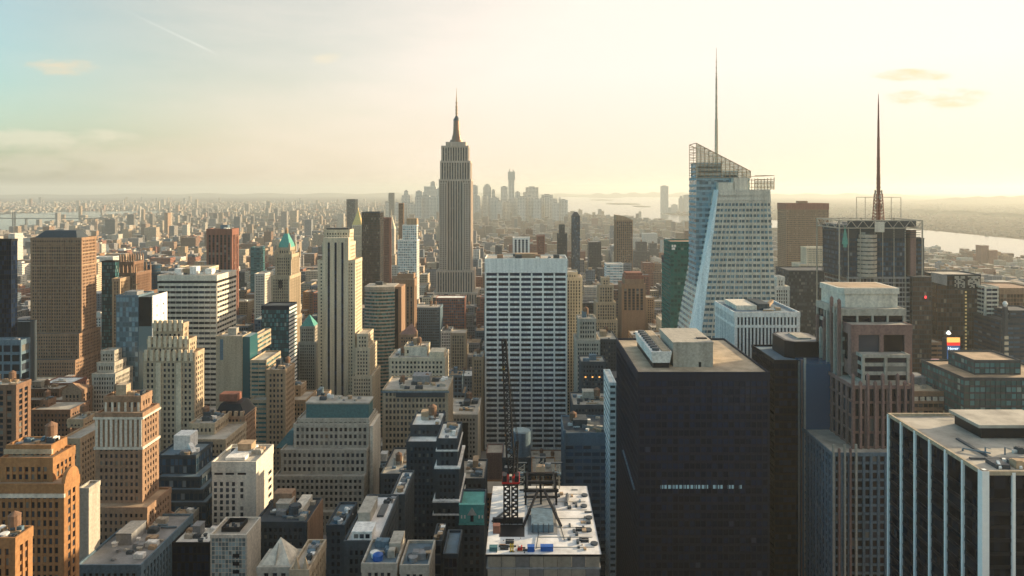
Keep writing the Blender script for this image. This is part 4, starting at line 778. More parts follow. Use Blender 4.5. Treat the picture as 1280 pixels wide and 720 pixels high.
YB = Y0 + 12
def PB(z):
    f = (300 - z) / 130.0
    return [(PX(871 - 1.5 * f, YB), YB), (PX(937, YB), YB), (PX(937, YB), YB + 24), (PX(871 - 1.5 * f, YB), YB + 24)]
zB = PZ(222, YB); W, G = mass(PB, 0, zB, 4.3, .42, .3, None, None, 2)
Bw = t.part('rear_wall', W, wall('paleblue')); t.part('glazing', G, glass('g_sky'), Bw)
for (a, c, yt) in ((871.2, 903, 203), (903, 922, 213.5)):
    W, G = M(), M(); facade(W, G, (PX(a, YB), PX(c, YB), YB + .1, YB + 20), zB - .2, PZ(yt, YB), dict(ST['band'], fl=4.3, top=1.0), 'flr', None, None, None, .1); u = t.part('upper_wall', W, wall('paleblue')); t.part('glazing', G, glass('g_sky'), u)
# lattice crown: an open steel grid with a sloping top line, front, back and ends
m = M()
def lat(xa, xb, ya, yb, y, zlo, nx, nz, w=.45):
    for i in range(nx + 1):
        f = i / nx; x = PX(xa + (xb - xa) * f, YB); zt = PZ(ya + (yb - ya) * f, YB); m.bar((x, y, zlo), (x, y, zt), w)
    zt0, zt1 = PZ(ya, YB), PZ(yb, YB)
    for j in range(nz + 1):
        z = zlo + (max(zt0, zt1) - zlo) * j / nz
        if zt0 > zt1: f = 1 if z <= zt1 else (zt0 - z) / (zt0 - zt1)
        else: f = 1
        m.bar((PX(xa, YB), y, z), (PX(xa + (xb - xa) * f, YB), y, z), w)
    m.bar((PX(xa, YB), y, zt0), (PX(xb, YB), y, zt1), w * 1.5)
lat(870, 938, 179, 214, YB - .6, zB, 13, 13, .38); lat(870, 938, 179, 214, YB + 22, zB, 13, 13, .38)
for xx, yt in ((870, 179), (938, 214)):
    for j in range(8):
        z = zB + (PZ(yt, YB) - zB) * j / 7; m.bar((PX(xx, YB), YB - .6, z), (PX(xx, YB), YB + 22, z), .4)
for i in range(11): f = i / 10; m.bar((PX(870 + 68 * f, YB), YB - .6, PZ(179 + 35 * f, YB)), (PX(870 + 68 * f, YB), YB + 22, PZ(179 + 35 * f, YB)), .4)
t.part('lattice_crown', m, paint('rail', .4))
sg, nt_, p_ = newmat('screen_glass'); p_.inputs['Base Color'].default_value = (.72, .72, .62, 1); p_.inputs['Alpha'].default_value = .45; p_.inputs['Roughness'].default_value = .15
m = M()
for y in (YB - .2,): m.quad((PX(870, YB), y, zB), (PX(938, YB), y, zB), (PX(938, YB), y, PZ(214, YB)), (PX(870, YB), y, PZ(179, YB))); m.quad((PX(870, YB), y + .15, zB), (PX(870, YB), y + .15, PZ(179, YB)), (PX(938, YB), y + .15, PZ(214, YB)), (PX(938, YB), y + .15, zB))
t.part('screen_glass', m, sg)
m = M()
def lat2(y):
    for i in range(7): x = PX(938 + 24 * i / 6, YB); m.bar((x, y, zA), (x, y, PZ(225 - 3 * i / 6, YB)), .45)
    for j in range(4): m.bar((PX(938, YB), y, zA + 2 + j * 3), (PX(962, YB), y, zA + 2 + j * 3), .45)
lat2(Y0 + 2); lat2(Y0 + 40)
for j in range(2): m.bar((PX(962, YB), Y0 + 2, zA + 8 + j * 3), (PX(962, YB), Y0 + 40, zA + 8 + j * 3), .45)
t.part('side_lattice', m, paint('rail', .4))
m = M(); m.box(PX(938, YB), PX(962, YB), Y0 + 2.4, Y0 + 2.6, zA, PZ(226, YB)); t.part('screen_glass', m, sg)
for (a, c, yt, dd) in ((898, 918, 228, 8), (917, 935, 222, 14)):
    q = M(); q.box(PX(a, Y0 + 5), PX(c, Y0 + 5), Y0 + 5, Y0 + 5 + dd, zA - .5, PZ(yt, Y0 + 5)); t.part('penthouse', q, wall('pale'))
m = M(); sx, sy = PX(895.5, 575), 575; m.cyl(sx, sy, zB, PZ(150, sy), 1.6, 1.3, n=8); m.cyl(sx, sy, PZ(150, sy), PZ(95, sy), 1.0, .7, n=8); m.cyl(sx, sy, PZ(95, sy), PZ(60, sy), .5, .15, n=6)
for i in range(16): yy = 186 - i * 7.2; m.cyl(sx, sy, PZ(yy, sy), PZ(yy - 1, sy), 1.6 - i * .06, n=8)
t.part('spire', m, paint('cream', .4))
note([(862, 975, 178, Y0, 70)], 415, 'the faceted glass skyscraper', [(PX(850, Y0), PX(990, Y0), Y0, Y0 + 62, 262)])
# ------------------------------------------------------------------ others behind
t = bld('office_tower', 'wide flat brown slab tower with a darker band along its top', [(983, 1036, 254, 1300, 46)], 'fine', 'umber', 'g_brown', yb=335, short='the wide brown slab', mod=dict(fl=3.8, bay=3, pier=.3, sp=.4, pd=.3, sd=.2, top=2))
b = t.B[0]; m = M(); m.box(b[0] - .4, b[1] + .4, b[2] - .4, b[3] + .4, b[4] - 12, b[4] - .2); t.part('top_band', m, wall('brick')); m = M(); m.box(b[0] + 26, b[0] + 44, b[2] + 10, b[2] + 20, b[4], b[4] + 4); t.part('bulkhead', m, wall('umber'))
HERO[-1]['x0'] = 971
bld('brick_building', 'cream stepped block lit warm before the wide brown slab', [(1008, 1034, 309, 1160, 24), (1000, 1040, 330, 1150, 36)], 'punch', 'cream', yb=337, short='the warm cream stepped block')
bld('office_tower', 'dark grey glass slab with scattered lit floors behind the stepped granite tower', [(986, 1049, 338, 780, 40)], 'curtain', 'slate', 'g_grey', 'slate', yb=440, short='the dark grey glass slab', mod=dict(bay=2.2, fl=3.9, sp=.35))
bld('deco_tower', 'narrow white stepped deco tower beside the faceted glass skyscraper', [(971, 981, 346, 650, 14), (968, 987, 358, 644, 22)], 'pier', 'white', yb=378, short='the narrow white deco tower')
t = bld('office_building', 'white ribbed office block with tall dark window slots and a plant-filled roof', [(918, 1000, 390, 430, 44)], 'pier', 'white', 'g_navy', 'bluegrey', yb=440, short='the white ribbed block', mod=dict(bay=2.72, fl=60, pier=.45, sp=.02, top=2.2, pd=.9, c=1.4))
b = t.B[0]; m = M(); zz = PZ(408, 430); m.box(b[0] + .2, b[1] - .2, b[2] - .25, b[2] + .6, zz - .8, zz + .8); m.box(b[0] - .25, b[0] + .6, b[2] + .6, b[3], zz - .8, zz + .8); t.part('string_course', m, wall('white'))
z = b[4] - .95
m = M(); m.box(b[0] + 5, b[0] + 18, b[2] + 12, b[3] - 6, z, z + 3); t.part('roof_unit', m, wall('pale'))
m = M(); m.box(b[0] + 19, b[0] + 26, b[2] + 12, b[3] - 10, z, z + 4); t.part('roof_unit', m, paint('steel'))
m = M(); m.bar((b[0] + 27, b[2] + 20, z + 1), (b[0] + 34, b[2] + 30, z + 3), 2); t.part('duct', m, wall('tan')); clutter(t, (b[0] + 2, b[1] - 2, b[2] + 2, b[3] - 2), z, 9, 6, big=False)
HERO[-1]['x0'] = 895
t = bld('office_tower', 'black office tower with an octagonal dark roof box beside the big black office tower', [(968, 1031, 450, 360, 36)], 'curtain', 'black', 'g_navy', 'bluegrey', yb=720, short='the boxed-roof black tower', mod=dict(bay=2.2, fl=3.9, sp=.3))
b = t.B[0]; z = b[4] - .95; x0, x1 = PX(984, 366), PX(1032, 366); c = 4
m = M(); m.prism([(x0 + c, 366), (x1 - c, 366), (x1, 366 + c), (x1, 392 - c), (x1 - c, 392), (x0 + c, 392), (x0, 392 - c), (x0, 366 + c)], z, z + 9); m2 = M(); m2.prism([(x0 + c + 1, 367.5), (x1 - c - 1, 367.5), (x1 - 1.5, 367 + c), (x1 - 1.5, 391 - c), (x1 - c - 1, 390.5), (x0 + c + 1, 390.5), (x0 + 1.5, 391 - c), (x0 + 1.5, 367 + c)], z + 9, z + 9.1)
u = t.part('plant_enclosure', m, paint('black', .4)); t.part('enclosure_roof', m2, roofm('grey'), u); m = M(); m.box(x0 + 8, x1 - 5, 372, 386, z + 9.1, z + 9.9); t.part('roof_panel', m, wall('stone'), u)
for i in range(3):
    m = M(); m.box(PX(1004 + i * 6.8, 360), PX(1006.4 + i * 6.8, 360), 359.9, 360.3, PZ(466, 360), PZ(457, 360)); t.part('lit_window', m, emis('warm', (.75, .68, .35), .3))
HERO[-1]['x0'] = 948
# ------------------------------------------------------------------ antenna-topped tower
Y = 590; t = T('broadcast_tower', 'grey glass tower with a steel framed top and tall red lattice antenna mast', 'skyscraper', PX(1100, Y), Y)
W, G, Rf = M(), M(), M(); x = lambda p: PX(p, Y); z_ = lambda y: PZ(y, Y)
facade(W, G, (x(1060), x(1152), Y, Y + 46), 0, z_(346), dict(ST['band'], fl=4.0, bay=3, pier=.12, sp=.3), 'flr', None, None, Rf, .5)
t.part('lower_wall', W, wall('grey')); t.part('glazing', G, glass('g_dark')); t.part('roof', Rf, roofm('grey'))
W, G = M(), M(); facade(W, G, (x(1056), x(1135), Y + 3, Y + 44), z_(346) - .6, z_(283), dict(ST['band'], fl=4.0, bay=2.4, pier=.14, sp=.35), 'flr', None, None, None, .3)
u = t.part('upper_wall', W, wall('slate')); t.part('glazing', G, glass('g_blue'), u)
W, G = M(), M()
r = 9.0; dc = (x(1086), Y + 6); G.cyl(*dc, z_(346), z_(290), r - .3, n=28, bay=1.5, fl=4)
for j in range(10): W.cyl(*dc, z_(346) + j * 3.7, z_(346) + j * 3.7 + 2.6, r, n=28)
u = t.part('corner_drum', W, wall('stone')); t.part('glazing', G, glass('g_grey'), u)
W, G = M(), M(); facade(W, G, (x(1137), x(1161), Y - 4, Y + 34), 0, z_(345), dict(ST['curtain'], fl=4, sp=.25, bay=2), 'flr', None, None, None, .2); u = t.part('side_wall', W, wall('slate')); t.part('glazing', G, glass('g_brown'), u)  # brown pane tone puts a warm city reflection into the glass colour
W, G = M(), M(); facade(W, G, (x(1146), x(1162), Y + 8, Y + 34), z_(345) - .3, z_(298), dict(ST['band'], fl=4), 'flr', None, None, None, .2); u = t.part('side_block', W, wall('slate')); t.part('glazing', G, glass('g_blue'), u)
m = M(); m.box(x(1139), x(1146), Y + 1, Y + 12, z_(345), z_(288)); t.part('lift_shaft', m, wall('pink'))
for (px, yt) in ((1048.5, 276), (1152, 276)):
    for yy in (Y - 1, Y + 44):
        m = M(); m.bar((x(px), yy, 60 if px < 1100 else z_(345)), (x(px), yy, z_(yt)), .9); t.part('corner_post', m, paint('stone', .4))
fr = M(); za, zb = z_(285), z_(275.5)
for yy in (Y - 1.5, Y + 44):
    for z in (za, zb): fr.bar((x(1048), yy, z), (x(1152), yy, z), .8)
    for i in range(14):
        xa, xb = x(1048 + 104 * i / 14), x(1048 + 104 * (i + 1) / 14); fr.bar((xa, yy, za if i % 2 else zb), (xb, yy, zb if i % 2 else za), .45)
for xx in (1048, 1152):
    for z in (za, zb): fr.bar((x(xx), Y - 1.5, z), (x(xx), Y + 44, z), .8)
    for i in range(6): fr.bar((x(xx), Y - 1.5 + i * 7.6, za if i % 2 else zb), (x(xx), Y + 6.1 + i * 7.6, zb if i % 2 else za), .45)
t.part('steel_frame', fr, paint('stone', .4))
for i in range(4):
    m = M(); z = z_(285) - 2 - i * 2.0; m.box(x(1104), x(1150), Y - .9, Y - .5, z, z + .5); t.part('louvre', m, wall('steel'))
m = M(); m.box(x(1092), x(1104), Y - 2.2, Y - 1.8, z_(290), z_(277)); t.part('frame_panel', m, wall('pale'))
for px in (1060, 1075, 1103, 1117, 1131): m = M(); m.bar((x(px), Y - .6, z_(400)), (x(px), Y - .6, z_(284)), .5); t.part('mullion', m, wall('stone'))
for i in range(26):      # upper windows facing the low sun's side
    pass
m = M(); xa, xb = x(1051), x(1059)
m.tri((xa, Y - 1.9, z_(305)), (xb, Y - 1.9, z_(305)), ((xa + xb) / 2, Y - 1.9, z_(281))); m.tri((xb, Y - 1.8, z_(305)), (xa, Y - 1.8, z_(305)), ((xa + xb) / 2, Y - 1.8, z_(281)))
m.box(xa + 1.2, xb - 1.2, Y - 2.0, Y - 1.7, z_(309), z_(305)); t.part('hanging_net', m, paint('copper', .7))
# mast
my = Y + 26; mx = PX(1098, my)
m = M(); zt = z_(281); z1 = PZ(242, my)
for a, b in ((-1, -1), (1, -1), (1, 1), (-1, 1)): m.bar((mx + a * 3.6, my + b * 3.6, zt), (mx + a * 2.4, my + b * 2.4, z1), .7)
for i in range(9):
    za = zt + (z1 - zt) * i / 9; zb2 = zt + (z1 - zt) * (i + 1) / 9; ra, rb = 3.6 - 1.2 * i / 9, 3.6 - 1.2 * (i + 1) / 9
    for a, b, c, d in ((-1, -1, 1, -1), (1, -1, 1, 1), (1, 1, -1, 1), (-1, 1, -1, -1)):
        m.bar((mx + a * ra, my + b * ra, za), (mx + c * rb, my + d * rb, zb2), .4); m.bar((mx + a * ra, my + b * ra, za), (mx + c * ra, my + d * ra, za), .45)
m.cyl(mx, my, zt, z1, 1.9, 1.6, n=10); t.part('mast_base', m, wall('brick', .5))
for i in range(8):
    q = M(); a = i * math.pi / 4; z = z1 - 14 + (i % 4) * 4.4; q.box(mx + 2.7 * math.cos(a) - .5, mx + 2.7 * math.cos(a) + .5, my + 2.7 * math.sin(a) - .5, my + 2.7 * math.sin(a) + .5, z, z + 4); t.part('antenna_panel', q, paint('stone'))
m = M(); ys = (242, 220, 196, 172, 150, 130, 117); rs = (1.6, 1.4, 1.2, 1.0, .75, .5, .15)
for i in range(6):
    m.cyl(mx, my, PZ(ys[i], my), PZ(ys[i + 1], my), rs[i], rs[i + 1] * 1.15, n=8)
for i in range(18): z = PZ(240 - i * 5.2, my); m.cyl(mx, my, z, z + .8, 2.1 - i * .08, n=8)
t.part('antenna_mast', m, wall('brick', .5))
m = M()
for yy in (my - 8, my + 8):
    m.bar((PX(1076, my), yy, zt), (PX(1076, my), yy, z_(247)), .4); m.bar((PX(1120, my), yy, zt), (PX(1120, my), yy, z_(247)), .4); m.bar((PX(1076, my), yy, z_(247)), (PX(1120, my), yy, z_(247)), .4)
for xx in (1076, 1120): m.bar((PX(xx, my), my - 8, z_(247)), (PX(xx, my), my + 8, z_(247)), .4)
t.part('antenna_frame', m, paint('stone', .4))
m = M(); m.box(x(1058), x(1148), Y + 6, Y + 42, z_(284), z_(281)); t.part('roof_deck', m, roofm('grey'))
clutter(t, (x(1062), x(1145), Y + 8, Y + 40), z_(281), 9, 21, big=False)
m = M(); m.box(x(1062), x(1148), Y + 3.5, Y + 4.2, z_(283), z_(276.5)); t.part('parapet_screen', m, paint('slate'))
m = M(); m.box(x(1058), x(1134), Y + 1.8, Y + 2.9, z_(298), z_(284)); t.part('dark_band', m, paint('slate'))
q = M(); q.box(x(1152.5), x(1154.5), Y - 4.3, Y - 3.9, z_(372), z_(369)); t.part('red_beacon', q, emis('beacon', (1, .05, .06), 1.3))
note([(1048, 1163, 117, Y, 50)], 460, 'the antenna-topped tower', [(x(1048), x(1163), Y - 5, Y + 46, z_(276))])
# ------------------------------------------------------------------ stepped granite tower
t = T('granite_tower', 'stepped pink and grey granite tower with tall piers and a pale flat cap', 'skyscraper', PX(1095, 335), 335)
gs = dict(ST['pier'], bay=3.0, fl=3.9, pier=.34, sp=.30, pd=.8, sd=.3, c=1.2, top=1.2)
def seg(name, x0, x1, yt, Yq, D, zb, st, w, g='g_dark', par=.4):
    W, G, Rf = M(), M(), M(); X = (PX(x0, Yq), PX(x1, Yq), Yq, Yq + D); z = PZ(yt, Yq); facade(W, G, X, zb, z, st, 'flr', None, None, Rf, par)
    p = t.part(name, W, wall(w)); t.part('glazing', G, glass(g), p); t.part('roof', Rf, roofm('stone'), p); return (*X, z)
b5 = seg('lower_wall', 1040, 1148, 566, 320, 34, 0, dict(gs, bay=3.4), 'bluegrey')
b4 = seg('pier_wall', 1066, 1141, 482, 326, 30, b5[4] - .5, dict(gs, bay=5.2, fl=7.8, pier=.30, sp=.16), 'pink')
b3 = seg('window_bay', 1078, 1137, 443, 330, 26, b4[4] - .5, dict(gs, bay=10.5, fl=5, pier=.14, sp=.40), 'stone')
b2 = seg('portal', 1064, 1140, 406, 336, 26, PZ(470, 336), dict(gs, bay=13, fl=14, pier=.18, sp=.34, top=4.5, c=3.6), 'pink')
b1 = seg('upper_wall', 1050, 1132, 386, 344, 28, 40, dict(gs, bay=8.4, fl=6.4, pier=.12, sp=.3, top=3), 'stone')
b0 = (PX(1050, 350), PX(1122, 350), 350, 372, PZ(360, 350))
m = M(); c = 2.5; P = lambda o: [(b0[0] + c - o, b0[2] - o), (b0[1] + o, b0[2] - o), (b0[1] + o, b0[3] + o), (b0[0] - o, b0[3] + o), (b0[0] - o, b0[2] + c - o)]
m.prism(P(0), b1[4] - 1, b0[4] - 3); m.prism(P(.6), b0[4] - 3, b0[4]); t.part('cap', m, wall('pale')); m = M(); m.prism(P(-1), b0[4], b0[4] + .05); t.part('cap_roof', m, roofm('tan'))
for i in range(9):                                   # free-standing pier tops
    px = 1066 + i * 9.3; m = M(); x_ = PX(px, 326); zt = b4[4] + (5 if i % 2 == 0 else 1.5); m.box(x_ - .55, x_ + .55, 325.2, 326.6, b5[4] - 1, zt); m.pyr(x_ - .6, x_ + .6, 325.2, 326.6, zt, (x_, 325.9, zt + 1)); t.part('pier', m, wall('pink'))
for i in range(7):                                   # piers on the shaded side, stepping down toward the street behind
    yy = 344 + i * 4.2; x_ = b1[0]; m = M(); zt = (b1[4] + (4, 1, 4, -3, -8, -14, -8)[i]); m.box(x_ - 1.2, x_ + .3, yy - .5, yy + .5, 0, zt); m.pyr(x_ - 1.3, x_ + .4, yy - .6, yy + .6, zt, (x_ - .5, yy, zt + 1.4)); t.part('pier', m, wall('stone' if i % 2 else 'pink'))
m = M(); m.box(b5[0] + 1, b1[0] - .02, 352, 372, 0, PZ(455, 352)); side = t.part('side_bay', m, glass('g_blue'))
for i in range(6):
    yy = 352.5 + i * 3.8; m = M(); m.box(b5[0] + .2, b5[0] + 1.2, yy - .4, yy + .4, 0, PZ(448 + i * 4, 352)); t.part('pier', m, wall('pink' if i % 2 else 'stone'))
    m = M(); x_ = b1[0] - 1 - i * 1.7
for i in range(5):
    x_ = b5[0] + .6 + i * 2.6; m = M(); m.box(x_ - .4, x_ + .4, 319.3, 320.4, 0, b5[4] + 4 - i % 2 * 2); t.part('pier', m, wall('pink' if i % 2 else 'stone'))
note([(1010, 1148, 360, 320, 55)], 700, 'the stepped granite tower', [(b5[0] - 2, b5[1], 318, 374, b1[4])])
bld('office_building', 'low brown banded office block with a pale roof beside the stepped granite tower', [(1140, 1212, 489, 430, 36)], 'band', 'umber', 'g_dark', 'sand', yb=520, short='the brown banded block', mod=dict(fl=4.4, sp=.45, top=2.2, bay=3, pier=.1), cl=6)
t_ = HERO[-1]
Y = 430; o = [q for q in COL.objects if q.get('label', '').startswith('low brown banded')][0]
for i in range(9):
    m = M(); xx = PX(1142 + i * 8, Y); m.box(xx, xx + 2.6, Y - .45, Y + .1, PZ(501, Y), PZ(496, Y)); q = bpy.data.objects.new('window', m.mesh('window', wall('pale'), o.location)); COL.objects.link(q); q.parent = o
bld('office_building', 'dark teal block with a flat box top beyond the brown banded block', [(1218, 1276, 450, 420, 26), (1205, 1330, 472, 410, 44)], 'curtain', 'slate', 'g_teal', 'tan', yb=520, short='the dark teal boxed block', mod=dict(bay=3, sp=.3, fl=4))
# square side tower with a sloped grey wing, bulb strip and white emblem boards
Y = 600; t = bld('office_tower', 'dark glass tower with white emblem boards and a dotted light strip', [(1172, 1226, 343, 610, 30)], 'curtain', 'slate', 'g_brown', 'stone', yb=450, short='the emblem-board tower', mod=dict(bay=2.4, fl=4))
Y = 610; m = M()
m.quad((PX(1163, Y), Y - 1, PZ(340, Y)), (PX(1183, Y), Y - 1, PZ(344, Y)), (PX(1183, Y), Y - 1, PZ(357, Y)), (PX(1163, Y), Y - 1, PZ(352, Y))); m.quad((PX(1163, Y), Y - .6, PZ(340, Y)), (PX(1163, Y), Y - .6, PZ(352, Y)), (PX(1183, Y), Y - .6, PZ(357, Y)), (PX(1183, Y), Y - .6, PZ(344, Y))); t.part('grey_panel', m, wall('grey'))
for k, (a, c) in enumerate(((1193, 1206), (1209.5, 1224.5))):
    m = M(); g = random.Random(k + 11); nx, ny = 7, 9
    for i in range(nx):
        for j in range(ny):
            if g.random() < .58 or j in (0, ny - 1) and g.random() < .5: m.box(PX(a + (c - a) * i / nx, Y), PX(a + (c - a) * (i + .96) / nx, Y), Y - .5, Y - .2, PZ(345 + 15 * (j + .92) / ny, Y), PZ(345 + 15 * j / ny, Y))
    bd = M(); bd.box(PX(a - 1, Y), PX(c + 1, Y), Y - .22, Y + .1, PZ(361, Y), PZ(344, Y)); q = t.part('emblem_board', bd, paint('black')); t.part('emblem', m, wall('stone'), q)
m = M(); xx = PX(1207, Y)
for j in range(20): m.box(xx - .7, xx + .7, Y - .6, Y - .2, PZ(364 + j * 4.4, Y) - 1.5, PZ(364 + j * 4.4, Y))
t.part('light_strip', m, emis('bulb', (.8, .6, .25), .13))
HERO[-1]['x0'] = 1163
t = bld('striped_wing', 'pale wing with bright horizontal ladder-like stripes beside the emblem-board tower', [(1232, 1248, 358, 600, 16)], 'band', 'pale', 'g_navy', yb=440, short='the ladder-striped wing', mod=dict(fl=3.6, sp=.42, sd=1.0, pd=.2, top=1))
b = t.B[0]; m = M(); m.bar((b[0] - 3.2, b[2] - .5, PZ(440, 600)), (b[0] - .6, b[2] - .5, b[4]), .9); t.part('edge_frame', m, wall('pale'))
bld('office_tower', 'brown office tower with a dark top band at the far west edge', [(1250, 1300, 360, 660, 40)], 'curtain', 'umber', 'g_brown', 'umber', yb=400, short='the brown edge tower', mod=dict(bay=3, top=5))
bld('office_tower', 'dark blue glass tower with a slanted shoulder before the brown edge tower', [(1262, 1300, 388, 580, 26), (1250, 1300, 400, 574, 34)], 'band', 'slate', 'g_blue', 'slate', yb=440, mod=dict(fl=3.8))
Y = 560; t = T('sign_mast', 'slender square mast with a white globe on top by the brown edge tower', 'mast', PX(1258, Y), Y)
m = M(); m.box(PX(1256, Y), PX(1260, Y), Y, Y + 3, 0, PZ(384, Y)); t.part('shaft', m, paint('steel')); 
for j in range(8):
    q = M(); q.box(PX(1255.5, Y), PX(1260.5, Y), Y - .3, Y, PZ(424 + j * 7, Y), PZ(420 + j * 7, Y)); t.part('light_panel', q, wall('cream'))
m = M(); zc = PZ(380, Y); m.cyl(PX(1258, Y), Y + 1.5, zc - 2, zc, 1.2, 2, n=10); m.cyl(PX(1258, Y), Y + 1.5, zc, zc + 2, 2, .9, n=10); t.part('globe', m, wall('white'))
note([(1254, 1262, 378, Y, 4)], 440, None, [(PX(1254, Y), PX(1262, Y), Y, Y + 4, zc)])
# stepped golden tower with a ball
Y = 650; t = bld('deco_tower', 'stepped orange sunlit deco tower with a clock and a globe finial', [(1193, 1199, 379, 660, 8), (1187, 1202, 389, 656, 16), (1181, 1206, 404, 652, 26), (1175, 1210, 424, 648, 36)], 'pier', 'orange', yb=440, short='the orange stepped deco tower', mod=dict(bay=3.2))
b = t.B[0]; cx = (b[0] + b[1]) / 2; m = M(); m.cyl(cx, b[2] + 4, b[4] - .4, b[4] + 2.5, 1.6, 2.4, n=12); m.cyl(cx, b[2] + 4, b[4] + 2.5, b[4] + 5, 2.4, .8, n=12); t.part('globe', m, wall('orange'))
b = t.B[1]; m = M(); zc = b[4] - 9
for i in range(12): a, c = i * math.pi / 6, (i + 1) * math.pi / 6; m.tri((cx, b[2] - .4, zc), (cx + 3 * math.cos(a), b[2] - .4, zc + 3 * math.sin(a)), (cx + 3 * math.cos(c), b[2] - .4, zc + 3 * math.sin(c)))
t.part('clock_face', m, paint('black'))
# illuminated sign tower
Y = 560; t = T('billboard_tower', 'illuminated advertising tower with a blue screen, red and orange bands and white lettering', 'billboard', PX(1191, Y), Y); z_ = lambda y: PZ(y, Y); x = lambda p: PX(p, Y)
m = M(); m.box(x(1184), x(1199), Y + .4, Y + 7, 0, z_(424)); t.part('tower_body', m, paint('slate'))
for nm, ya, yb, c, s in (('orange_band', 422, 428, (1, .48, .12), .6), ('red_band', 428, 432, (.8, .03, .02), .5), ('blue_screen', 432, 449, (.01, .06, .16), .6)):
    q = M(); q.box(x(1184), x(1200), Y, Y + .4, z_(yb), z_(ya)); t.part(nm, q, emis(nm, c, s))
def text(name, body, size, px, py, Yq, mat, parent, org):
    c = bpy.data.curves.new('tmp', 'FONT'); c.body = body; c.size = size; c.align_x = 'CENTER'; c.extrude = .05; o = bpy.data.objects.new('tmp', c); COL.objects.link(o); dg = bpy.context.evaluated_depsgraph_get(); me = bpy.data.meshes.new_from_object(o.evaluated_get(dg)); bpy.data.objects.remove(o)
    me.materials.clear(); me.materials.append(mat); q = bpy.data.objects.new(name, me); COL.objects.link(q); q.parent = parent; q.rotation_euler = (R(90), 0, 0); q.location = Vector((PX(px, Yq), Yq, PZ(py, Yq))) - Vector(org); return q
for i, (wd, py) in enumerate((('Never', 437.3), ('on', 441.8), ('Sale', 446.6))): text('lettering', wd, 3.4, 1191.5, py, Y - .1, emis('letter', (.85, .95, 1), .7), t.o, t.org)
m = M(); m.cyl(x(1187.5), Y + 2, z_(419), z_(417.5), 1.0, 1.9, n=10); m.cyl(x(1187.5), Y + 2, z_(417.5), z_(414), 1.9, .6, n=10); t.part('lit_globe', m, emis('globe', (.9, .95, .9), .6))
note([(1183, 1200, 414, Y, 8)], 460, None, [(x(1183), x(1200), Y, Y + 8, z_(414))])
for lab, a, ya, yb, c, s, Yq in (('pink slanted lit billboard below the illuminated advertising tower', (1164, 1174), 449, 463, (1, .55, .5), .7, 540), ('small pink lit billboard beside the pink slanted one', (1190, 1201), 457, 466, (.9, .5, .5), .55, 545)):
    t = T('billboard', lab, 'billboard', PX(a[0], Yq), Yq); m = M(); m.box(PX(a[0], Yq), PX(a[1], Yq), Yq, Yq + .5, PZ(yb, Yq), PZ(ya, Yq)); t.part('panel', m, emis('pink%d' % a[0], c, s))
    m = M(); m.box(PX(a[0] + 1, Yq), PX(a[0] + 2, Yq), Yq + .5, Yq + 1, 0, PZ(yb - 2, Yq)); m.box(PX(a[1] - 2, Yq), PX(a[1] - 1, Yq), Yq + .5, Yq + 1, 0, PZ(yb - 2, Yq)); t.part('post', m, paint('steel'))
    note([(a[0], a[1], ya, Yq, 2)], yb, None, [(PX(a[0], Yq), PX(a[1], Yq), Yq, Yq + 2, PZ(ya, Yq))])
bld('brick_building', 'low orange-brown banded building below the orange stepped deco tower', [(1163, 1180, 428, 590, 16)], 'band', 'umber', 'g_dark', yb=450)
bld('brick_tower', 'stepped pink-brown apartment slab pair standing on the far river bank', [(1227, 1236, 307, 2250, 30, 0), (1236, 1247, 313, 2245, 30, 0)], 'punch', 'brick', yb=326)
# ------------------------------------------------------------------ white-finned black tower in the corner
t = T('office_tower', 'black glass tower with bright white vertical fins and a crowded flat roof', 'skyscraper', 150, 197)
X = (130.2, 196, 197, 248.5); zt = 180.0
G = M(); G.box(X[0] + .5, X[1], X[2] + .5, X[3] - .5, 0, zt - 1.2, bay=1.6, fl=3.8); t.part('glazing', G, glass('g_ink'))
m = M()
for j in range(46): m.box(X[0] + .38, X[1], X[2] + .38, X[3] - .38, j * 3.8, j * 3.8 + 1.1)
t.part('spandrel', m, paint('black', .3))
m = M(); m.box(X[0] - .1, X[0] + 1.9, X[2] - .1, X[2] + 1.9, 0, zt); t.part('corner_pier', m, wall('brightwhite', .6, .08))
for i in range(1, 7):
    m = M(); yy = X[2] + 1 + (X[3] - X[2] - 1) * i / 6; m.box(X[0] - .15, X[0] + .6, yy - .75, yy + .05, 0, zt - .4); t.part('fin', m, wall('brightwhite', .6, .08))
for i in range(1, 9):
    m = M(); xx = X[0] + 1.9 + i * 7.0; m.box(xx - .45, xx + .45, X[2] - .15, X[2] + .6, 0, zt - .4); t.part('fin', m, wall('brightwhite', .6, .08))
m = M(); h = zt
m.box(X[0], X[1], X[2], X[2] + .7, h - 1.2, h); m.box(X[0], X[1], X[3] - .7, X[3], h - 1.2, h); m.box(X[0], X[0] + .7, X[2] + .7, X[3] - .7, h - 1.2, h); t.part('parapet', m, wall('sand'))
m = M(); m.box(X[0] + .7, X[1], X[2] + .7, X[3] - .7, h - 1.4, h - 1.0); t.part('roof', m, roofm('stone'))
z = h - 1.0
bh = bpy.data.objects.new('plant_room', None); COL.objects.link(bh); bh.parent = t.o
m = M(); m.box(149, 172, 226, 240, z, z + 3.6); t.part('louvred_wall', m, paint('black'), bh); m = M(); m.box(147.6, 173, 225, 241, z + 3.6, z + 4.6); t.part('flat_roof', m, roofm('stone'), bh)
m = M(); m.cyl(165, 222, z, z + 2.8, 2.8, n=20); m.cyl(165, 222, z + 2.8, z + 3.1, 2.4, n=20); t.part('roof_tank', m, wall('bluegrey'))
m = M(); m.box(168, 180, 221, 224, z, z + 3.4); m.box(167.6, 180.4, 220.6, 224.4, z + 3.4, z + 3.9); t.part('roof_shed', m, wall('stone'))
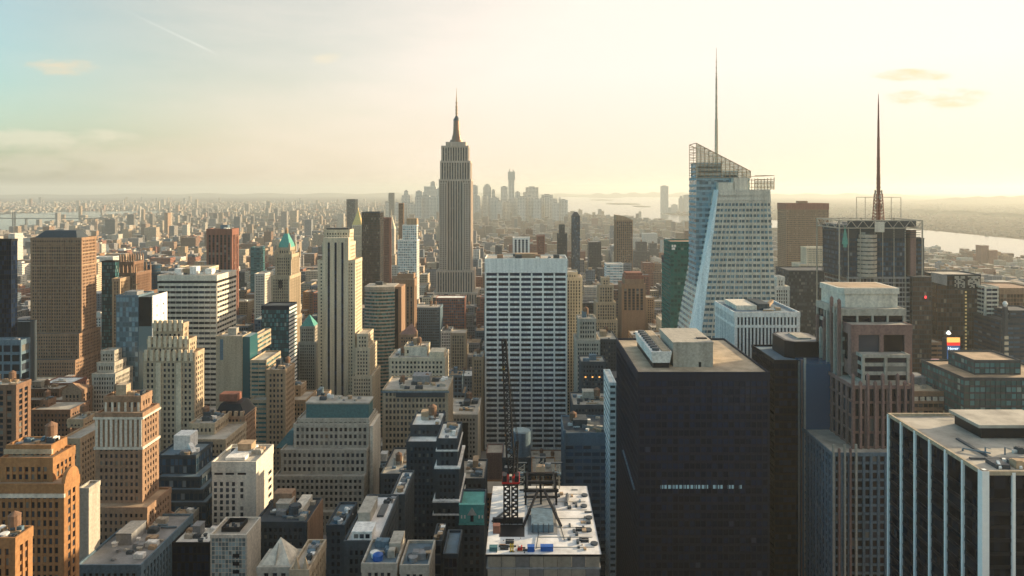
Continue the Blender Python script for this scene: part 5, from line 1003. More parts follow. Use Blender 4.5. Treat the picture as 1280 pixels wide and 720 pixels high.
for i in range(5):
    m = M(); xx = 137 + i * 6; m.box(xx, xx + 4, 201, 206, z, z + 1.2); u = t.part('roof_unit', m, paint('slate')); m = M(); m.bar((xx + .8, 200.6, z + .4), (xx + 1.6, 203, z + 1.5), .7); t.part('duct', m, wall('white'), u)
m = M()
for xx in (141, 147): m = M(); m.bar((xx, 212, z), (xx, 212, z + 2.2), .3); m.bar((xx, 212, z + 2.2), (xx + 3, 214, z + 1), .25); t.part('window_davit', m, paint('bluegrey'))
m = M(); m.bar((136, 215, z + .8), (142, 211, z + .8), .4); m.bar((136, 215, z), (136, 215, z + .8), .4); t.part('window_davit', m, paint('bluegrey'))
m = M()
for i in range(4): xx = 150 + i * 8; m.bar((xx, 246, z + 1.2), (xx + 3, 243, z), .2); m.bar((xx, 247.8, z), (xx, 247.8, z + 2.2), .15)
t.part('roof_rail', m, paint('sand'))
m = M(); m.box(134, 168, 208, 209, z, z + .5); m.box(140, 141, 209, 225, z, z + .5); t.part('pipe_run', m, paint('steel')); clutter(t, (136, 180, 199, 222), z, 12, 33, big=False)
note([(1106, 1280, 517, 197, 52)], 720, 'the white-finned black tower', [X + (zt,)])
# ================================================================== building under construction with crane
Yf, Yb, ZD = 209.0, 257.0, 150.0
xl, xr = PX(608, Yf), PX(751, Yf)
ZD = PZ(693, Yf)
t = T('unfinished_building', 'unfinished building with a white snow-dusted concrete deck and pale metal panel front', 'building', (xl + xr) / 2, Yf)
m = M(); m.box(xl + .4, xr - .4, Yf + .4, Yb - .4, 0, ZD - 4.4); t.part('lower_wall', m, paint('steel', .4))
m = M(); m.box(xl, xr, Yf, Yb, ZD - 4.5, ZD - 3.9); t.part('floor_slab', m, wall('grey'))
m = M(); m.box(xl - .2, xr + .2, Yf - .2, Yb + .2, ZD - .45, ZD); deck = t.part('deck', m, roofm('snow'))
m = M(); m.box(xl - .25, xr + .25, Yf - .26, Yf - .19, ZD - .5, ZD + .12); m.box(xl - .26, xl - .19, Yf - .2, Yb, ZD - .5, ZD + .1); m.box(xr + .19, xr + .26, Yf - .2, Yb, ZD - .5, ZD + .1); t.part('deck_edge', m, paint('black'))
for k in range(2):
    za, zb = (ZD - 3.9, ZD - .45) if k == 0 else (ZD - 8.4, ZD - 4.5); n = 8
    for i in range(n):
        m = M(); a = xl + .3 + (xr - xl - .6) * i / n; m.box(a + .06, a + (xr - xl - .6) / n - .06, Yf + .1, Yf + .3, za, zb); t.part('metal_panel', m, wall(('stone', 'stone', 'grey', 'stone')[(i * 3 + k) % 4], .35, .25, .5))
# white pour lines and formwork on the deck
for i in range(7):
    m = M(); y = Yf + 4 + i * 6.2; m.box(xl + 15 + (i % 2) * .8, xr - 1.5, y, y + .22, ZD - .01, ZD + .16); t.part('formwork_strip', m, wall('stone'))
g = random.Random(4)
m = M(); m.box(xl + 3.5, xl + 11.5, Yf + 10.5, Yf + 18.6, ZD - .02, ZD + .05); t.part('pit_shade', m, paint('black'))  # flush black sheet: the darkness of a pit put into colour
for i in range(20):
    m = M(); a = xl + 1 + g.random() * 31; y = Yf + .6 + g.random() * (46 if i % 2 else 8); m.box(a, a + .25 + g.random() * 2.6 * (i % 3), y, y + .15 + g.random() * .5, ZD - .01, ZD + .12 + g.random() * .4); t.part('loose_timber', m, paint(g.choice(['slate', 'tan', 'steel', 'umber', 'bluegrey'])))
for i in range(22):
    m = M(); a = xr - 11 + g.random() * 8.5; y = Yf + 2 + g.random() * 42; m.box(a, a + .5 + g.random(), y, y + .5 + g.random() * 1.5, ZD - .02, ZD + .3 + g.random() * .5); t.part('deck_fitting', m, paint(g.choice(['steel', 'slate', 'bluegrey', 'tan'])))
for i in range(5):
    m = M(); m.cyl(xr - 1.4 - (i % 2), Yf + 6 + i * 8.5, ZD - .02, ZD + .5, 1.15, n=16); t.part('roof_drain_box', m, paint('slate'))
# open dark core with steel frames across the middle
cx0, cx1, cy0, cy1 = xl + 12.5, xl + 22, Yf + 12, Yb - 3
m = M(); m.box(cx0, cx1, cy0, cy1, ZD - .02, ZD + .25); t.part('core_floor', m, roofm('grey'))
for k, (y, zt) in enumerate(((Yb - 5, 7), (Yb - 10, 6.2), (Yb - 15, 5.4))):
    m = M()
    for xx in (cx0 - .6, (cx0 + cx1) / 2, cx1 + .6): m.box(xx - .35, xx + .35, y - .35, y + .35, ZD - .02, ZD + zt)
    m.box(cx0 - 1.4, cx1 + 1.4, y - .5, y + .5, ZD + zt - .9, ZD + zt); m.box(cx0 - 1.2, cx1 + 1.2, y - .3, y + .3, ZD + zt * .45, ZD + zt * .45 + .6)
    t.part('steel_frame', m, paint('black', .6))
m = M()
for xx in (cx0, cx1): m.bar((xx, Yb - 5, ZD + 7.2), (xx, Yb - 15, ZD + 5.6), .6)
for s in (-1, 1): m.bar(((cx0 + cx1) / 2 + s * 1.2, Yb - 15.6, ZD + 5), ((cx0 + cx1) / 2 + s * 6.2, Yf + 17, ZD + .2), .7)
t.part('raking_brace', m, paint('black', .6))
m = M(); m.box(cx0 + 1.2, cx1 - 1.2, Yf + 13, Yf + 25, ZD + .2, ZD + 2.6); t.part('core_wall', m, wall('bluegrey'))
for i in range(4): m = M(); m.box(cx0 + 1.5 + i * 1.7, cx0 + 1.75 + i * 1.7, Yf + 12.7, Yf + 13.05, ZD + .2, ZD + 3.1); t.part('post', m, paint('steel'))
m = M(); m.box(xl + 1, xl + 11, Yf + 19, Yf + 20, ZD - .02, ZD + 1.8); t.part('dark_screen', m, paint('black'))
m = M(); m.bar((xl + .8, Yf + 20, ZD + .4), (xl + 8, Yf + 32, ZD + .7), .5); m.bar((xl + 15, Yf + 3, ZD + .3), (xl + 17.5, Yf + 26, ZD + .4), .22); m.bar((xl + 24, Yf + 8, ZD + .3), (xl + 22, Yf + 30, ZD + .4), .22); t.part('hose', m, paint('slate'))
note([(606, 752, 608, Yf, 48)], 720, 'the unfinished building', [(xl, xr, Yf, Yb, ZD)])
def loose(name, label, cat, x, y, parts, group=None):
    q = T(name, label, cat, x, y, ZD, group)
    for nm, m, mt in parts: q.part(nm, m, mt)
def bx(*a): m = M(); m.box(*a); return m
def crate(label, x, y, w, d, h, mt, lid=None):
    m = M(); m.box(x, x + w, y, y + d, ZD, ZD + h); r = M()
    for i in range(5): a = x + w * (i + .3) / 5; r.box(a, a + .12, y - .08, y + .02, ZD + .1, ZD + h - .1)
    parts = [('body', m, mt), ('rib', r, mt), ('lid', bx(x - .06, x + w + .06, y - .06, y + d + .06, ZD + h, ZD + h + .12), lid or mt)]
    loose('site_container', label, 'container', x + w / 2, y, parts)
crate('blue site container at the front edge of the white deck, the squarer one', xl + 12.4, Yf + 1.3, 2.1, 1.6, 1.5, paint('blue', .5))
crate('long blue site container at the front edge of the white deck', xl + 16.4, Yf + 1.6, 3.8, 1.6, 1.4, paint('blue', .5))
crate('dull blue low container in the front corner of the white deck', xl + .8, Yf + 1.6, 2.4, 1.6, 1.2, paint('teal', .5))
crate('tall orange-red site cabin beside the crane foot on the white deck', xl + 1.4, Yf + 12.5, 2.2, 2.0, 2.4, paint('rust', .5))
loose('material_pallet', 'red and white wrapped pallet on the white deck near the blue containers', 'pallet', xl + 10, Yf + 2, [('pallet', bx(xl + 9.2, xl + 11, Yf + 1.6, Yf + 3.2, ZD, ZD + .2), paint('tan')), ('load', bx(xl + 9.4, xl + 10.8, Yf + 1.8, Yf + 3, ZD + .2, ZD + 1.3), paint('red')), ('wrap', bx(xl + 9.6, xl + 10.4, Yf + 1.74, Yf + 2.2, ZD + 1.3, ZD + 1.7), wall('white'))])
m = M(); m.bar((xl + 7.2, Yf + 1.5, ZD), (xl + 7.2, Yf + 1.5, ZD + 2.4), .3); m.bar((xl + 8, Yf + 1.5, ZD), (xl + 8, Yf + 1.5, ZD + 2.4), .3)
for i in range(5): m.bar((xl + 7.2, Yf + 1.5, ZD + .3 + i * .45), (xl + 8, Yf + 1.5, ZD + .5 + i * .45), .18)
loose('access_ladder', 'yellow steel access frame standing at the front edge of the white deck', 'scaffold', xl + 7.6, Yf + 1.5, [('frame', m, paint('yellow')), ('foot_plate', bx(xl + 6.9, xl + 8.3, Yf + 1.2, Yf + 1.9, ZD, ZD + .1), paint('steel'))])
for i, (dx, dy, lab) in enumerate(((4.0, 2.6, 'dark bundle of steel beams beside the dull blue low container'), (5.6, 6.2, 'dark bundle of steel beams closest to the crane foot'), (29, 7, 'dark stack of formwork frames at the street side of the white deck'), (28, 14, 'small dark stack of frames before the grey tarpaulin roll'))):
    parts = []
    for k in range(4): parts.append(('beam', bx(xl + dx, xl + dx + 2.6, Yf + dy + k * .5, Yf + dy + k * .5 + .3, ZD + (k % 2) * .32, ZD + .3 + (k % 2) * .32), paint(('black', 'slate', 'steel')[k % 3])))
    loose('beam_stack', lab, 'beam stack', xl + dx + 1.3, Yf + dy, parts)
m = M(); m.cyl(0, 0, 0, 1, 1, n=4); m = M()
for k in range(10): a = k / 10; 
m.bar((xl + 27, Yb - 9, ZD + .55), (xl + 26, Yb - 16, ZD + .55), 1.4); m2 = M(); m2.bar((xl + 26.8, Yb - 8.9, ZD + 1.2), (xl + 26.1, Yb - 16.1, ZD + 1.2), .5)
loose('tarpaulin_roll', 'large grey tarpaulin roll lying on the back of the white deck', 'roll', xl + 26.5, Yb - 12, [('roll', m, wall('grey')), ('strap', m2, paint('steel'))])
for i, (xx, lab) in enumerate(((xl + 9, 'pale formwork tower with grey props behind the crane mast'), (xl + 16, 'formwork tower carrying an orange-tan load above the dark frames'), (xl + 22, 'formwork tower of grey props at the street side of the dark frames'))):
    m = M(); y = Yb - 2.2; h = 9 + (i == 1) * 2
    for a in (0, 2.4):
        for b in (0, 1.6): m.bar((xx + a, y + b, ZD), (xx + a, y + b, ZD + h), .3)
    for k in range(5):
        z = ZD + 1.2 + k * h / 6; m.bar((xx, y, z), (xx + 2.4, y, z), .2); m.bar((xx, y, z), (xx + 2.4, y, z + h / 6), .16)
    loose('formwork_tower', lab, 'scaffold', xx + 1.2, y, [('props', m, wall('stone')), ('load', bx(xx - .3, xx + 3, y - .2, y + 1.8, ZD + h * .55, ZD + h * (.75 if i == 1 else .62)), wall('rail' if i == 1 else 'bluegrey')), ('top_beam', bx(xx - .8, xx + 3.4, y + .4, y + 1.1, ZD + h, ZD + h + .4), paint('steel'))])
# ------------------------------------------------------------------ tower crane with a steep luffing jib
Yc = 229.0; cx = PX(638.5, Yc); t = T('tower_crane', 'black lattice tower crane with red machine deck and steeply raised jib', 'crane', cx, Yc, ZD)
def lattice(m, p, q, r0, r1, n, w, up=Vector((0, 1, 0))):
    p, q = Vector(p), Vector(q); d = (q - p).normalized(); a = d.cross(up).normalized(); b = d.cross(a)
    pts = []
    for i in range(n + 1):
        f = i / n; c = p.lerp(q, f); r = r0 + (r1 - r0) * f; pts.append([c + a * r * s + b * r * u for s, u in ((-1, -1), (1, -1), (1, 1), (-1, 1))])
    for k in range(4): m.bar(pts[0][k], pts[n][k], w * 1.3, w * 1.1)
    for i in range(n):
        for k in range(4): m.bar(pts[i][k], pts[i + 1][(k + 1) % 4], w * .8); m.bar(pts[i + 1][k], pts[i + 1][(k + 1) % 4], w * .7)
zt = PZ(604, Yc)
for s in (-1, 1):
    m = M(); lattice(m, (cx + s * 1.3, Yc, ZD), (cx + s * 1.3, Yc, zt), .95, .95, 7, .36); t.part('mast', m, paint('black', .5))
m = M(); m.cyl(cx, Yc, zt, zt + .9, 2.3, n=16); t.part('slewing_ring', m, paint('black', .4))
m = M(); m.box(cx - 2.9, cx + 2.9, Yc - 2.8, Yc + 5.5, zt + .9, zt + 1.5); md = t.part('machine_deck', m, paint('red', .4))
for s in (-1, 1): m = M(); m.box(cx + s * 2.0 - .7, cx + s * 2.0 + .7, Yc - 2.6, Yc + .5, zt + 1.5, zt + 3.4); t.part('winch_housing', m, paint('black', .4), md)
m = M(); m.box(cx - .45, cx + .45, Yc - 3.0, Yc - 1.4, zt + 1.5, zt + 3.6); cab = t.part('cab', m, wall('stone')); m = M(); m.box(cx - .36, cx + .36, Yc - 3.06, Yc - 2.98, zt + 2.2, zt + 3.4); t.part('window', m, pane_mat(), cab)
m = M(); m.box(cx - 2.2, cx + 2.2, Yc + 4, Yc + 6.4, zt + .2, zt + 3.4); t.part('counterweight', m, paint('slate'))
tip = (PX(630, Yc + 4), Yc + 4, PZ(424, Yc + 4)); foot_ = (cx + .2, Yc + 1, zt + 2)
m = M(); lattice(m, foot_, (foot_[0] + (tip[0] - foot_[0]) * .12, foot_[1] + .5, foot_[2] + (tip[2] - foot_[2]) * .12), .5, 1.25, 3, .3); a = (foot_[0] + (tip[0] - foot_[0]) * .12, foot_[1] + .5, foot_[2] + (tip[2] - foot_[2]) * .12)
lattice(m, a, tip, 1.25, .7, 17, .3); t.part('jib', m, paint('black', .5))
m = M(); ap = (cx + 2.1, Yc + 3.5, zt + 12.5); lattice(m, (cx + 1.0, Yc + 2, zt + 1.9), ap, .7, .4, 5, .24); m.bar((cx + 2.4, Yc + 5.4, zt + 2), ap, .26); t.part('a_frame', m, paint('black', .5))
m = M(); m.bar(ap, tip, .16); m.bar((ap[0] + .4, ap[1], ap[2]), (tip[0] + .3, tip[1], tip[2]), .16); m.bar(tip, (tip[0] - .2, tip[1] - .3, tip[2] - 9), .1); t.part('cable', m, paint('black'))
m = M(); m.cyl(tip[0] - .2, tip[1] - .3, tip[2] - 10.2, tip[2] - 9, .45, n=10); m.bar((tip[0] - .2, tip[1] - .3, tip[2] - 10.2), (tip[0] - .2, tip[1] - .3, tip[2] - 11.2), .3); t.part('hook_block', m, paint('yellow'))
for i in range(3): f = .3 + i * .2; m = M(); p = [foot_[k] + (tip[k] - foot_[k]) * f for k in range(3)]; m.box(p[0] - 1.5, p[0] - 1.1, p[1] - 1.4, p[1] - 1.0, p[2], p[2] + .5); t.part('marker_lamp', m, paint('orange'))
# blue drum-shaped water tank behind the crane, on a low building
t = bld('low_building', 'shaded low building carrying a big round pale blue tank behind the crane', [(628, 664, 572, 420, 24)], 'punch', 'steel', yb=600, cl=5)
m = M(); xx = PX(651, 428); m.cyl(xx, 428, t.B[0][4] - 1, PZ(538, 428), 6.0, n=24); m.cyl(xx, 428, PZ(538, 428), PZ(537.5, 428), 5.0, n=24); t.part('round_tank', m, wall('bluegrey'))
# ================================================================== setting: ground, water, hills
g_land = M(); g_land.quad((-42000, -3000, 0), (42000, -3000, 0), (42000, 42000, 0), (-42000, 42000, 0))
def ground_mat(key, c1, c2, sc):
    m, nt, p = newmat(key); L = nt.links.new
    tc = nd(nt, 'ShaderNodeTexCoord'); n1 = nd(nt, 'ShaderNodeTexNoise'); n1.inputs['Scale'].default_value = sc; n1.inputs['Detail'].default_value = 8; n1.inputs['Roughness'].default_value = .7; L(tc.outputs['Object'], n1.inputs[0])
    rp = nd(nt, 'ShaderNodeValToRGB'); e = rp.color_ramp.elements; e[0].position = .38; e[0].color = (*c1, 1); e[1].position = .62; e[1].color = (*c2, 1); L(n1.outputs[0], rp.inputs[0]); L(rp.outputs[0], p.inputs['Base Color']); p.inputs['Roughness'].default_value = 1.0; p.inputs['Specular IOR Level'].default_value = 0.0
    return m
obj('ground', g_land, ground_mat('city_ground', (.05, .045, .04), (.095, .08, .062), .012), kind='structure')
def sheet(name, pts, z, mat):
    m = M(); n = len(pts); m.v = [(x, y, z) for x, y in pts]; m.f = [tuple(range(n))]; m.uv = [(0, 0)] * n; m.c = [None] * n
    return obj(name, m, mat, kind='structure')
wm, nt, p = newmat('river_water'); L = nt.links.new
p.inputs['Base Color'].default_value = (.05, .075, .075, 1); p.inputs['Roughness'].default_value = .16; p.inputs['Specular IOR Level'].default_value = .8
tc = nd(nt, 'ShaderNodeTexCoord'); ns = nd(nt, 'ShaderNodeTexNoise'); ns.inputs['Scale'].default_value = .03; ns.inputs['Detail'].default_value = 6; L(tc.outputs['Object'], ns.inputs[0])
bp = nd(nt, 'ShaderNodeBump'); bp.inputs['Strength'].default_value = .35; bp.inputs['Distance'].default_value = 2; L(ns.outputs[0], bp.inputs['Height']); L(bp.outputs[0], p.inputs['Normal'])
HUD = [(1780, -2000), (1780, 2450), (1640, 2600), (1560, 2800), (1430, 3600), (1340, 4600), (1270, 5240), (1000, 6400), (640, 7300), (330, 8200), (300, 8900), (420, 10000), (620, 13000), (900, 18000), (1150, 24000), (6900, 24000), (4200, 16000), (2700, 10500), (1700, 8600), (1470, 7350), (1560, 6900), (2050, 6000), (2480, 5000), (2580, 4300), (2600, 3000), (2600, -2000)]
EAST = [(-3000, 3600), (-3250, 4430), (-3420, 4850), (-3640, 5300), (-3600, 5800), (-3900, 6500), (-4300, 7000), (-3900, 7800), (-4500, 8400), (-5400, 8100), (-5500, 7000), (-4700, 6300), (-4500, 5600), (-4500, 4900), (-4200, 3600)]
sheet('river', HUD, .6, wm); sheet('river', EAST, .6, wm)
def inside(P, x, y):
    r = False; j = len(P) - 1
    for i in range(len(P)):
        if (P[i][1] > y) != (P[j][1] > y) and x < (P[j][0] - P[i][0]) * (y - P[i][1]) / (P[j][1] - P[i][1]) + P[i][0]: r = not r
        j = i
    return r
def water(x, y): return inside(HUD, x, y) or inside(EAST, x, y)
land = ground_mat('island_ground', (.06, .065, .05), (.11, .10, .075), .01)
for (px0, px1, y0, y1) in ((738, 766, 249.5, 250.8), (758, 800, 254.2, 256), (792, 812, 257.5, 259), (735, 780, 246.8, 247.5)):
    Y0, Y1 = F * H / (y1 - CY), F * H / (y0 - CY); m = M(); pts = [(PX(px0 + (px1 - px0) * (.5 + .5 * math.cos(a)), (Y0 + Y1) / 2), (Y0 + Y1) / 2 + (Y1 - Y0) / 2 * math.sin(a)) for a in [i * math.pi / 8 for i in range(16)]]
    m.prism(pts, .6, 5); obj('island', m, land, kind='structure')
# hill ridges near the horizon
hm = ground_mat('hill_ground', (.05, .06, .04), (.10, .09, .065), .0012)
def ridge(pts, depth, seed):
    m = M(); g = random.Random(seed); n = 120; prev = None
    for i in range(n + 1):
        f = i / n; k = f * (len(pts) - 1); a = min(int(k), len(pts) - 2); q = k - a
        x, y, h = [pts[a][c] + (pts[a + 1][c] - pts[a][c]) * q for c in range(3)]; h = max(4, h * (.8 + .25 * math.sin(i * .7 + seed) + .2 * g.random()) * min(1, 8 * f, 8 * (1 - f)))
        row = [(x, y - depth / 2, 0), (x, y - depth * .2, h * .6), (x, y, h), (x, y + depth / 2, 0)]
        if prev:
            for j in range(3): m.quad(prev[j], row[j], row[j + 1], prev[j + 1])
        prev = row
    obj('hill', m, hm, kind='structure')
ridge([(-26000, 20000, 40), (-14000, 27000, 100), (-4000, 30000, 120), (4000, 30000, 100)], 5000, 1)
ridge([(1500, 25500, 90), (4500, 26500, 150), (9000, 25500, 110), (14000, 22000, 130)], 3600, 2)
ridge([(4300, 9500, 25), (4600, 7500, 34), (4700, 5500, 36), (4700, 3800, 34), (4700, 1500, 30)], 1800, 3)
ridge([(8000, 14000, 90), (11500, 14500, 130), (15000, 12000, 120)], 3000, 5)
# ------------------------------------------------------------------ bridge across the river on the east
Y = 5250; t = T('suspension_bridge', 'long grey suspension bridge crossing the pale river at the picture edge', 'bridge', -3900, Y)
xa, xb = -5600, -3150; zd = PZ(272.5, Y)
m = M(); m.box(xa, xb, Y, Y + 24, zd - 6, zd); t.part('deck', m, paint('steel'))
tx = [PX(16, Y), PX(16, Y) - 490]
for x in tx:
    m = M()
    for yy in (Y - 2, Y + 20): m.box(x - 5, x + 5, yy, yy + 6, 0, zd + 46)
    for k in range(4): m.box(x - 4, x + 4, Y + 4, Y + 20, zd + 8 + k * 11, zd + 11 + k * 11)
    t.part('tower', m, paint('steel'))
m = M(); pts = []
for i in range(41):
    x = xb + (xa - xb) * i / 40
    if x > tx[0]: f = (x - tx[0]) / (xb - tx[0]); z = zd + 46 * (1 - f)
    elif x > tx[1]: f = (x - tx[1]) / (tx[0] - tx[1]); z = zd + 46 - 38 * 4 * f * (1 - f)
    else: f = (tx[1] - x) / (tx[1] - xa); z = zd + 46 * (1 - f)
    pts.append((x, Y + 2, z))
for a, b in zip(pts, pts[1:]): m.bar(a, b, 2.2)
t.part('cable', m, paint('steel')); m = M()
for x, y, z in pts[::2]: m.bar((x, y, zd - 1), (x, y, z), 1)
for i in range(10): m.box(xa + 260 * i, xa + 260 * i + 8, Y + 4, Y + 20, 0, zd - 6)
t.part('pier', m, paint('steel'))
# ------------------------------------------------------------------ downtown skyline and the far bank's towers
CITY = city_mat()
def citybox(m, X, z0, z1, col, rcol, bay=3.4, fl=3.7):
    m.box(*X, z0, z1, bay=bay, fl=fl, col=col, rcol=rcol, off=(rnd.randrange(900), rnd.randrange(900)), bottom=False)
def far_tower(name, label, cat, pieces, Y, col, group=None):
    """pieces: (x0, x1, ytop, depth) nested from wide to narrow"""
    x = (PX(pieces[0][0], Y) + PX(pieces[0][1], Y)) / 2; t = T(name, label, cat, x, Y, 0, group); zb = 0
    for k, (a, b, yt, D) in enumerate(pieces):
        m = M(); z = PZ(yt, Y); citybox(m, (PX(a, Y), PX(b, Y), Y + k * 3, Y + k * 3 + D), zb, z, col, (.3, .28, .25), 12, 12); zb = z - .1
        t.part('wall' if k == 0 else 'upper_wall', m, CITY, col=True)
    m = M(); a, b, yt, D = pieces[-1]; w = PX(b, Y) - PX(a, Y); m.box(PX(a, Y) + w * .25, PX(a, Y) + w * .7, Y + k * 3 + D * .3, Y + k * 3 + D * .7, zb, zb + 7); t.part('bulkhead', m, wall('grey'))
    note([(pieces[0][0], pieces[0][1], pieces[-1][2], Y, 40)], 262, None, [(PX(pieces[0][0], Y), PX(pieces[0][1], Y), Y, Y + 60, 200)])
S1, S2, S3 = (.60, .58, .52), (.66, .62, .54), (.52, .53, .50)  # raised wall tones put some of the distance fading into the colour
SKY = [('thin pale far tower at the east end of the downtown skyline', [(485, 491.5, 242, 40)], S2), ('small stepped downtown tower with a peaked top', [(502, 513, 244, 50), (505, 510, 238.5, 26)], S1), ('flat-topped downtown tower between the peaked and the high stepped ones', [(519.5, 527.5, 239, 50)], S3),
       ('broad high stepped downtown cluster tower just east of the tallest skyscraper', [(528, 546, 240, 60), (530, 545, 233, 50), (538, 544, 227.5, 30)], S1), ('downtown tower half hidden at the side of the tallest skyscraper', [(545, 552, 236, 50)], S2),
       ('square-topped downtown tower just west of the tallest skyscraper', [(588, 597, 232, 60)], S3), ('rounded-shouldered downtown tower, second west of the tallest skyscraper', [(604, 614, 233.5, 60), (605.5, 612.5, 231, 40)], S1), ('short narrow downtown tower beside the rounded-shouldered one', [(614.5, 619, 237.5, 40)], S2),
       ('wide flat downtown block beside the unfinished highest downtown tower', [(626, 634.5, 233.5, 60)], S1), ('slim downtown block filling in behind the unfinished highest one', [(644, 650, 240, 46)], S3),
       ('broad downtown office tower with a chamfered shoulder', [(654, 673, 240, 66), (657, 673, 234, 60)], S1), ('wide dome-shouldered downtown tower at the harbour side', [(675, 696, 248, 70), (677, 691, 243.5, 60)], S3), ('narrow last downtown tower standing at the water', [(698.5, 703, 249, 40), (699, 701, 247, 20)], S1)]
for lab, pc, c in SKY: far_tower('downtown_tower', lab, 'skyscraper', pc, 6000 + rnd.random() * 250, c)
Y = 6050; t = T('unfinished_tower', 'highest downtown tower, unfinished, with a wider dark top section', 'skyscraper', PX(639, Y), Y)
m = M(); m.box(PX(635.5, Y), PX(643, Y), Y, Y + 52, 0, PZ(225, Y), bay=12, fl=12, col=S1, bottom=False); t.part('wall', m, CITY, col=True)
m = M(); m.box(PX(634.8, Y), PX(643.8, Y), Y - 3, Y + 55, PZ(225, Y), PZ(214.5, Y), bay=9, fl=9, col=S3); t.part('unfinished_top', m, CITY, col=True)
m = M(); m.bar((PX(637, Y), Y + 20, PZ(214.5, Y)), (PX(637, Y), Y + 20, PZ(211, Y)), 6); m.bar((PX(642, Y), Y + 20, PZ(214.5, Y)), (PX(641, Y), Y + 20, PZ(212, Y)), 6); t.part('crane_top', m, paint('steel'))
for i in range(26):
    a = 482 + i * 8.6 + rnd.random() * 4; w = 5 + rnd.random() * 6
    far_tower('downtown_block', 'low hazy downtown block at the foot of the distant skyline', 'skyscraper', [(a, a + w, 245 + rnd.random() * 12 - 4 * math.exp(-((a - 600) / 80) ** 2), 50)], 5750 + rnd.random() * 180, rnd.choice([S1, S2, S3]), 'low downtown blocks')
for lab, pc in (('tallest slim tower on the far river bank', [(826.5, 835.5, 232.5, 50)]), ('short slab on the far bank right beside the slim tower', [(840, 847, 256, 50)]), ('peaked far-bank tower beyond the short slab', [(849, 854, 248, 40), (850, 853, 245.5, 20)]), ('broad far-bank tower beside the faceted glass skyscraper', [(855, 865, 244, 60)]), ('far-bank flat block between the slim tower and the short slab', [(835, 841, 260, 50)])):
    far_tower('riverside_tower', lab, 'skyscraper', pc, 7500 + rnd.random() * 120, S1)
# ================================================================== all the other blocks of the city
CP = [('cream', (.50, .41, .29)), ('tan', (.39, .28, .18)), ('brown', (.20, .12, .08)), ('red brick', (.29, .13, .085)), ('grey', (.26, .25, .24)), ('pale', (.55, .50, .41)), ('orange brick', (.42, .22, .10)), ('dark grey', (.08, .085, .09)), ('umber', (.29, .19, .13)), ('white', (.66, .62, .54)), ('sand', (.44, .35, .25)), ('blue-grey', (.14, .18, .21))]
CPW = [5, 5, 3, 3, 7, 5, 1, 4, 3, 3, 5, 5]
MAPW = dict(cream='cream', tan='tan', brown='brown', grey='grey', pale='pale', umber='umber', white='white', sand='sand'); MAPW.update({'red brick': 'brick', 'orange brick': 'orange', 'dark grey': 'slate', 'blue-grey': 'bluegrey'})
g = random.Random(21); CAND = []
feet = [(X[0] - 2, X[1] + 2, X[2] - 3, X[3] + 3) for h in HERO for X in h['foot'] if X[2] < 3000]
def blocked(x0, x1, y0, y1): return any(x0 < f[1] and x1 > f[0] and y0 < f[3] and y1 > f[2] for f in feet)
def limit(x0, x1, Y, z, off=0):
    """lower a block until it no longer hides a landmark standing behind it"""
    a, b = CX + F * x0 / Y, CX + F * x1 / Y
    for h in HERO:
        if h['Y'] > Y and a < h['x1'] + 1 and b > h['x0'] - 1: z = min(z, PZ(h['yb'], Y))
    return z
for k in range(0, 34):
    Ys = 240 + 80 * k
    for row in (0, 1):
        y0 = Ys + row * 31
        x = -0.80 * y0 - 120
        while x < 0.76 * y0 + 120 and x < 1700:
            w = g.choice([13, 16, 18, 22, 26, 32, 40]) * (1 if y0 < 1400 else 1.25); d = g.uniform(22, 30)
            av = (x + 210) % 285
            if av > 258: x += 285 - av + 1; continue
            x0, x1 = x, x + w; x += w + (.6 if g.random() < .8 else 5)
            if water(x0, y0) or water(x1, y0 + 30) or blocked(x0, x1, y0, y0 + d): continue
            if y0 < 460: h = g.triangular(22, 100, 55)
            elif y0 < 1000: h = g.triangular(25, 125, 58)
            elif y0 < 1900: h = g.triangular(20, 115, 42)
            else: h = g.triangular(14, 85, 28)
            if y0 > 800 and g.random() < .045 and x0 < 900: h += g.uniform(30, 65)
            if x0 > 900: h = min(h, g.uniform(15, 45))
            z = limit(x0, x1, y0, h)
            if z < 9: z = 9
            ci = g.choices(range(12), CPW)[0]
            CAND.append((x0, x1, y0, y0 + d, z, ci, g.random()))
FAR = []
for i in range(24000):
    y0 = 2950 + 11500 * g.random() ** 1.25; x0 = (g.random() * 1.72 - .86) * y0; w, d = g.uniform(14, 46), g.uniform(14, 40)
    if (x0 % 262) < 20 or ((x0 + w) % 262) < w or (y0 % 88) < 17 or ((y0 + d) % 88) < 8: continue
    if water(x0, y0) or water(x0 + w, y0) or water(x0, y0 + d): continue
    h = g.triangular(7, 36, 13)
    r = g.random(); man = -0.55 * y0 - 900 < x0 < 1500 and y0 < 7600
    if r < (.10 if man else .045): h = g.uniform(32, 75)
    if r < .012 and x0 < -0.06 * y0: h = g.uniform(75, 130)
    if x0 > 2000:
        h = g.uniform(4, 11); w = min(w, 17); d = min(d, 17)
        if g.random() < .2: continue
    hh = random.Random(int(x0 // 420) * 131 + int(y0 // 360)); loc = hh.choices(range(12), CPW)[0]; loc2 = hh.choices(range(12), CPW)[0]
    FAR.append((x0, x0 + w, y0, y0 + d, h, loc if g.random() < .4 else loc2 if g.random() < .5 else g.choices(range(12), CPW)[0], 0))
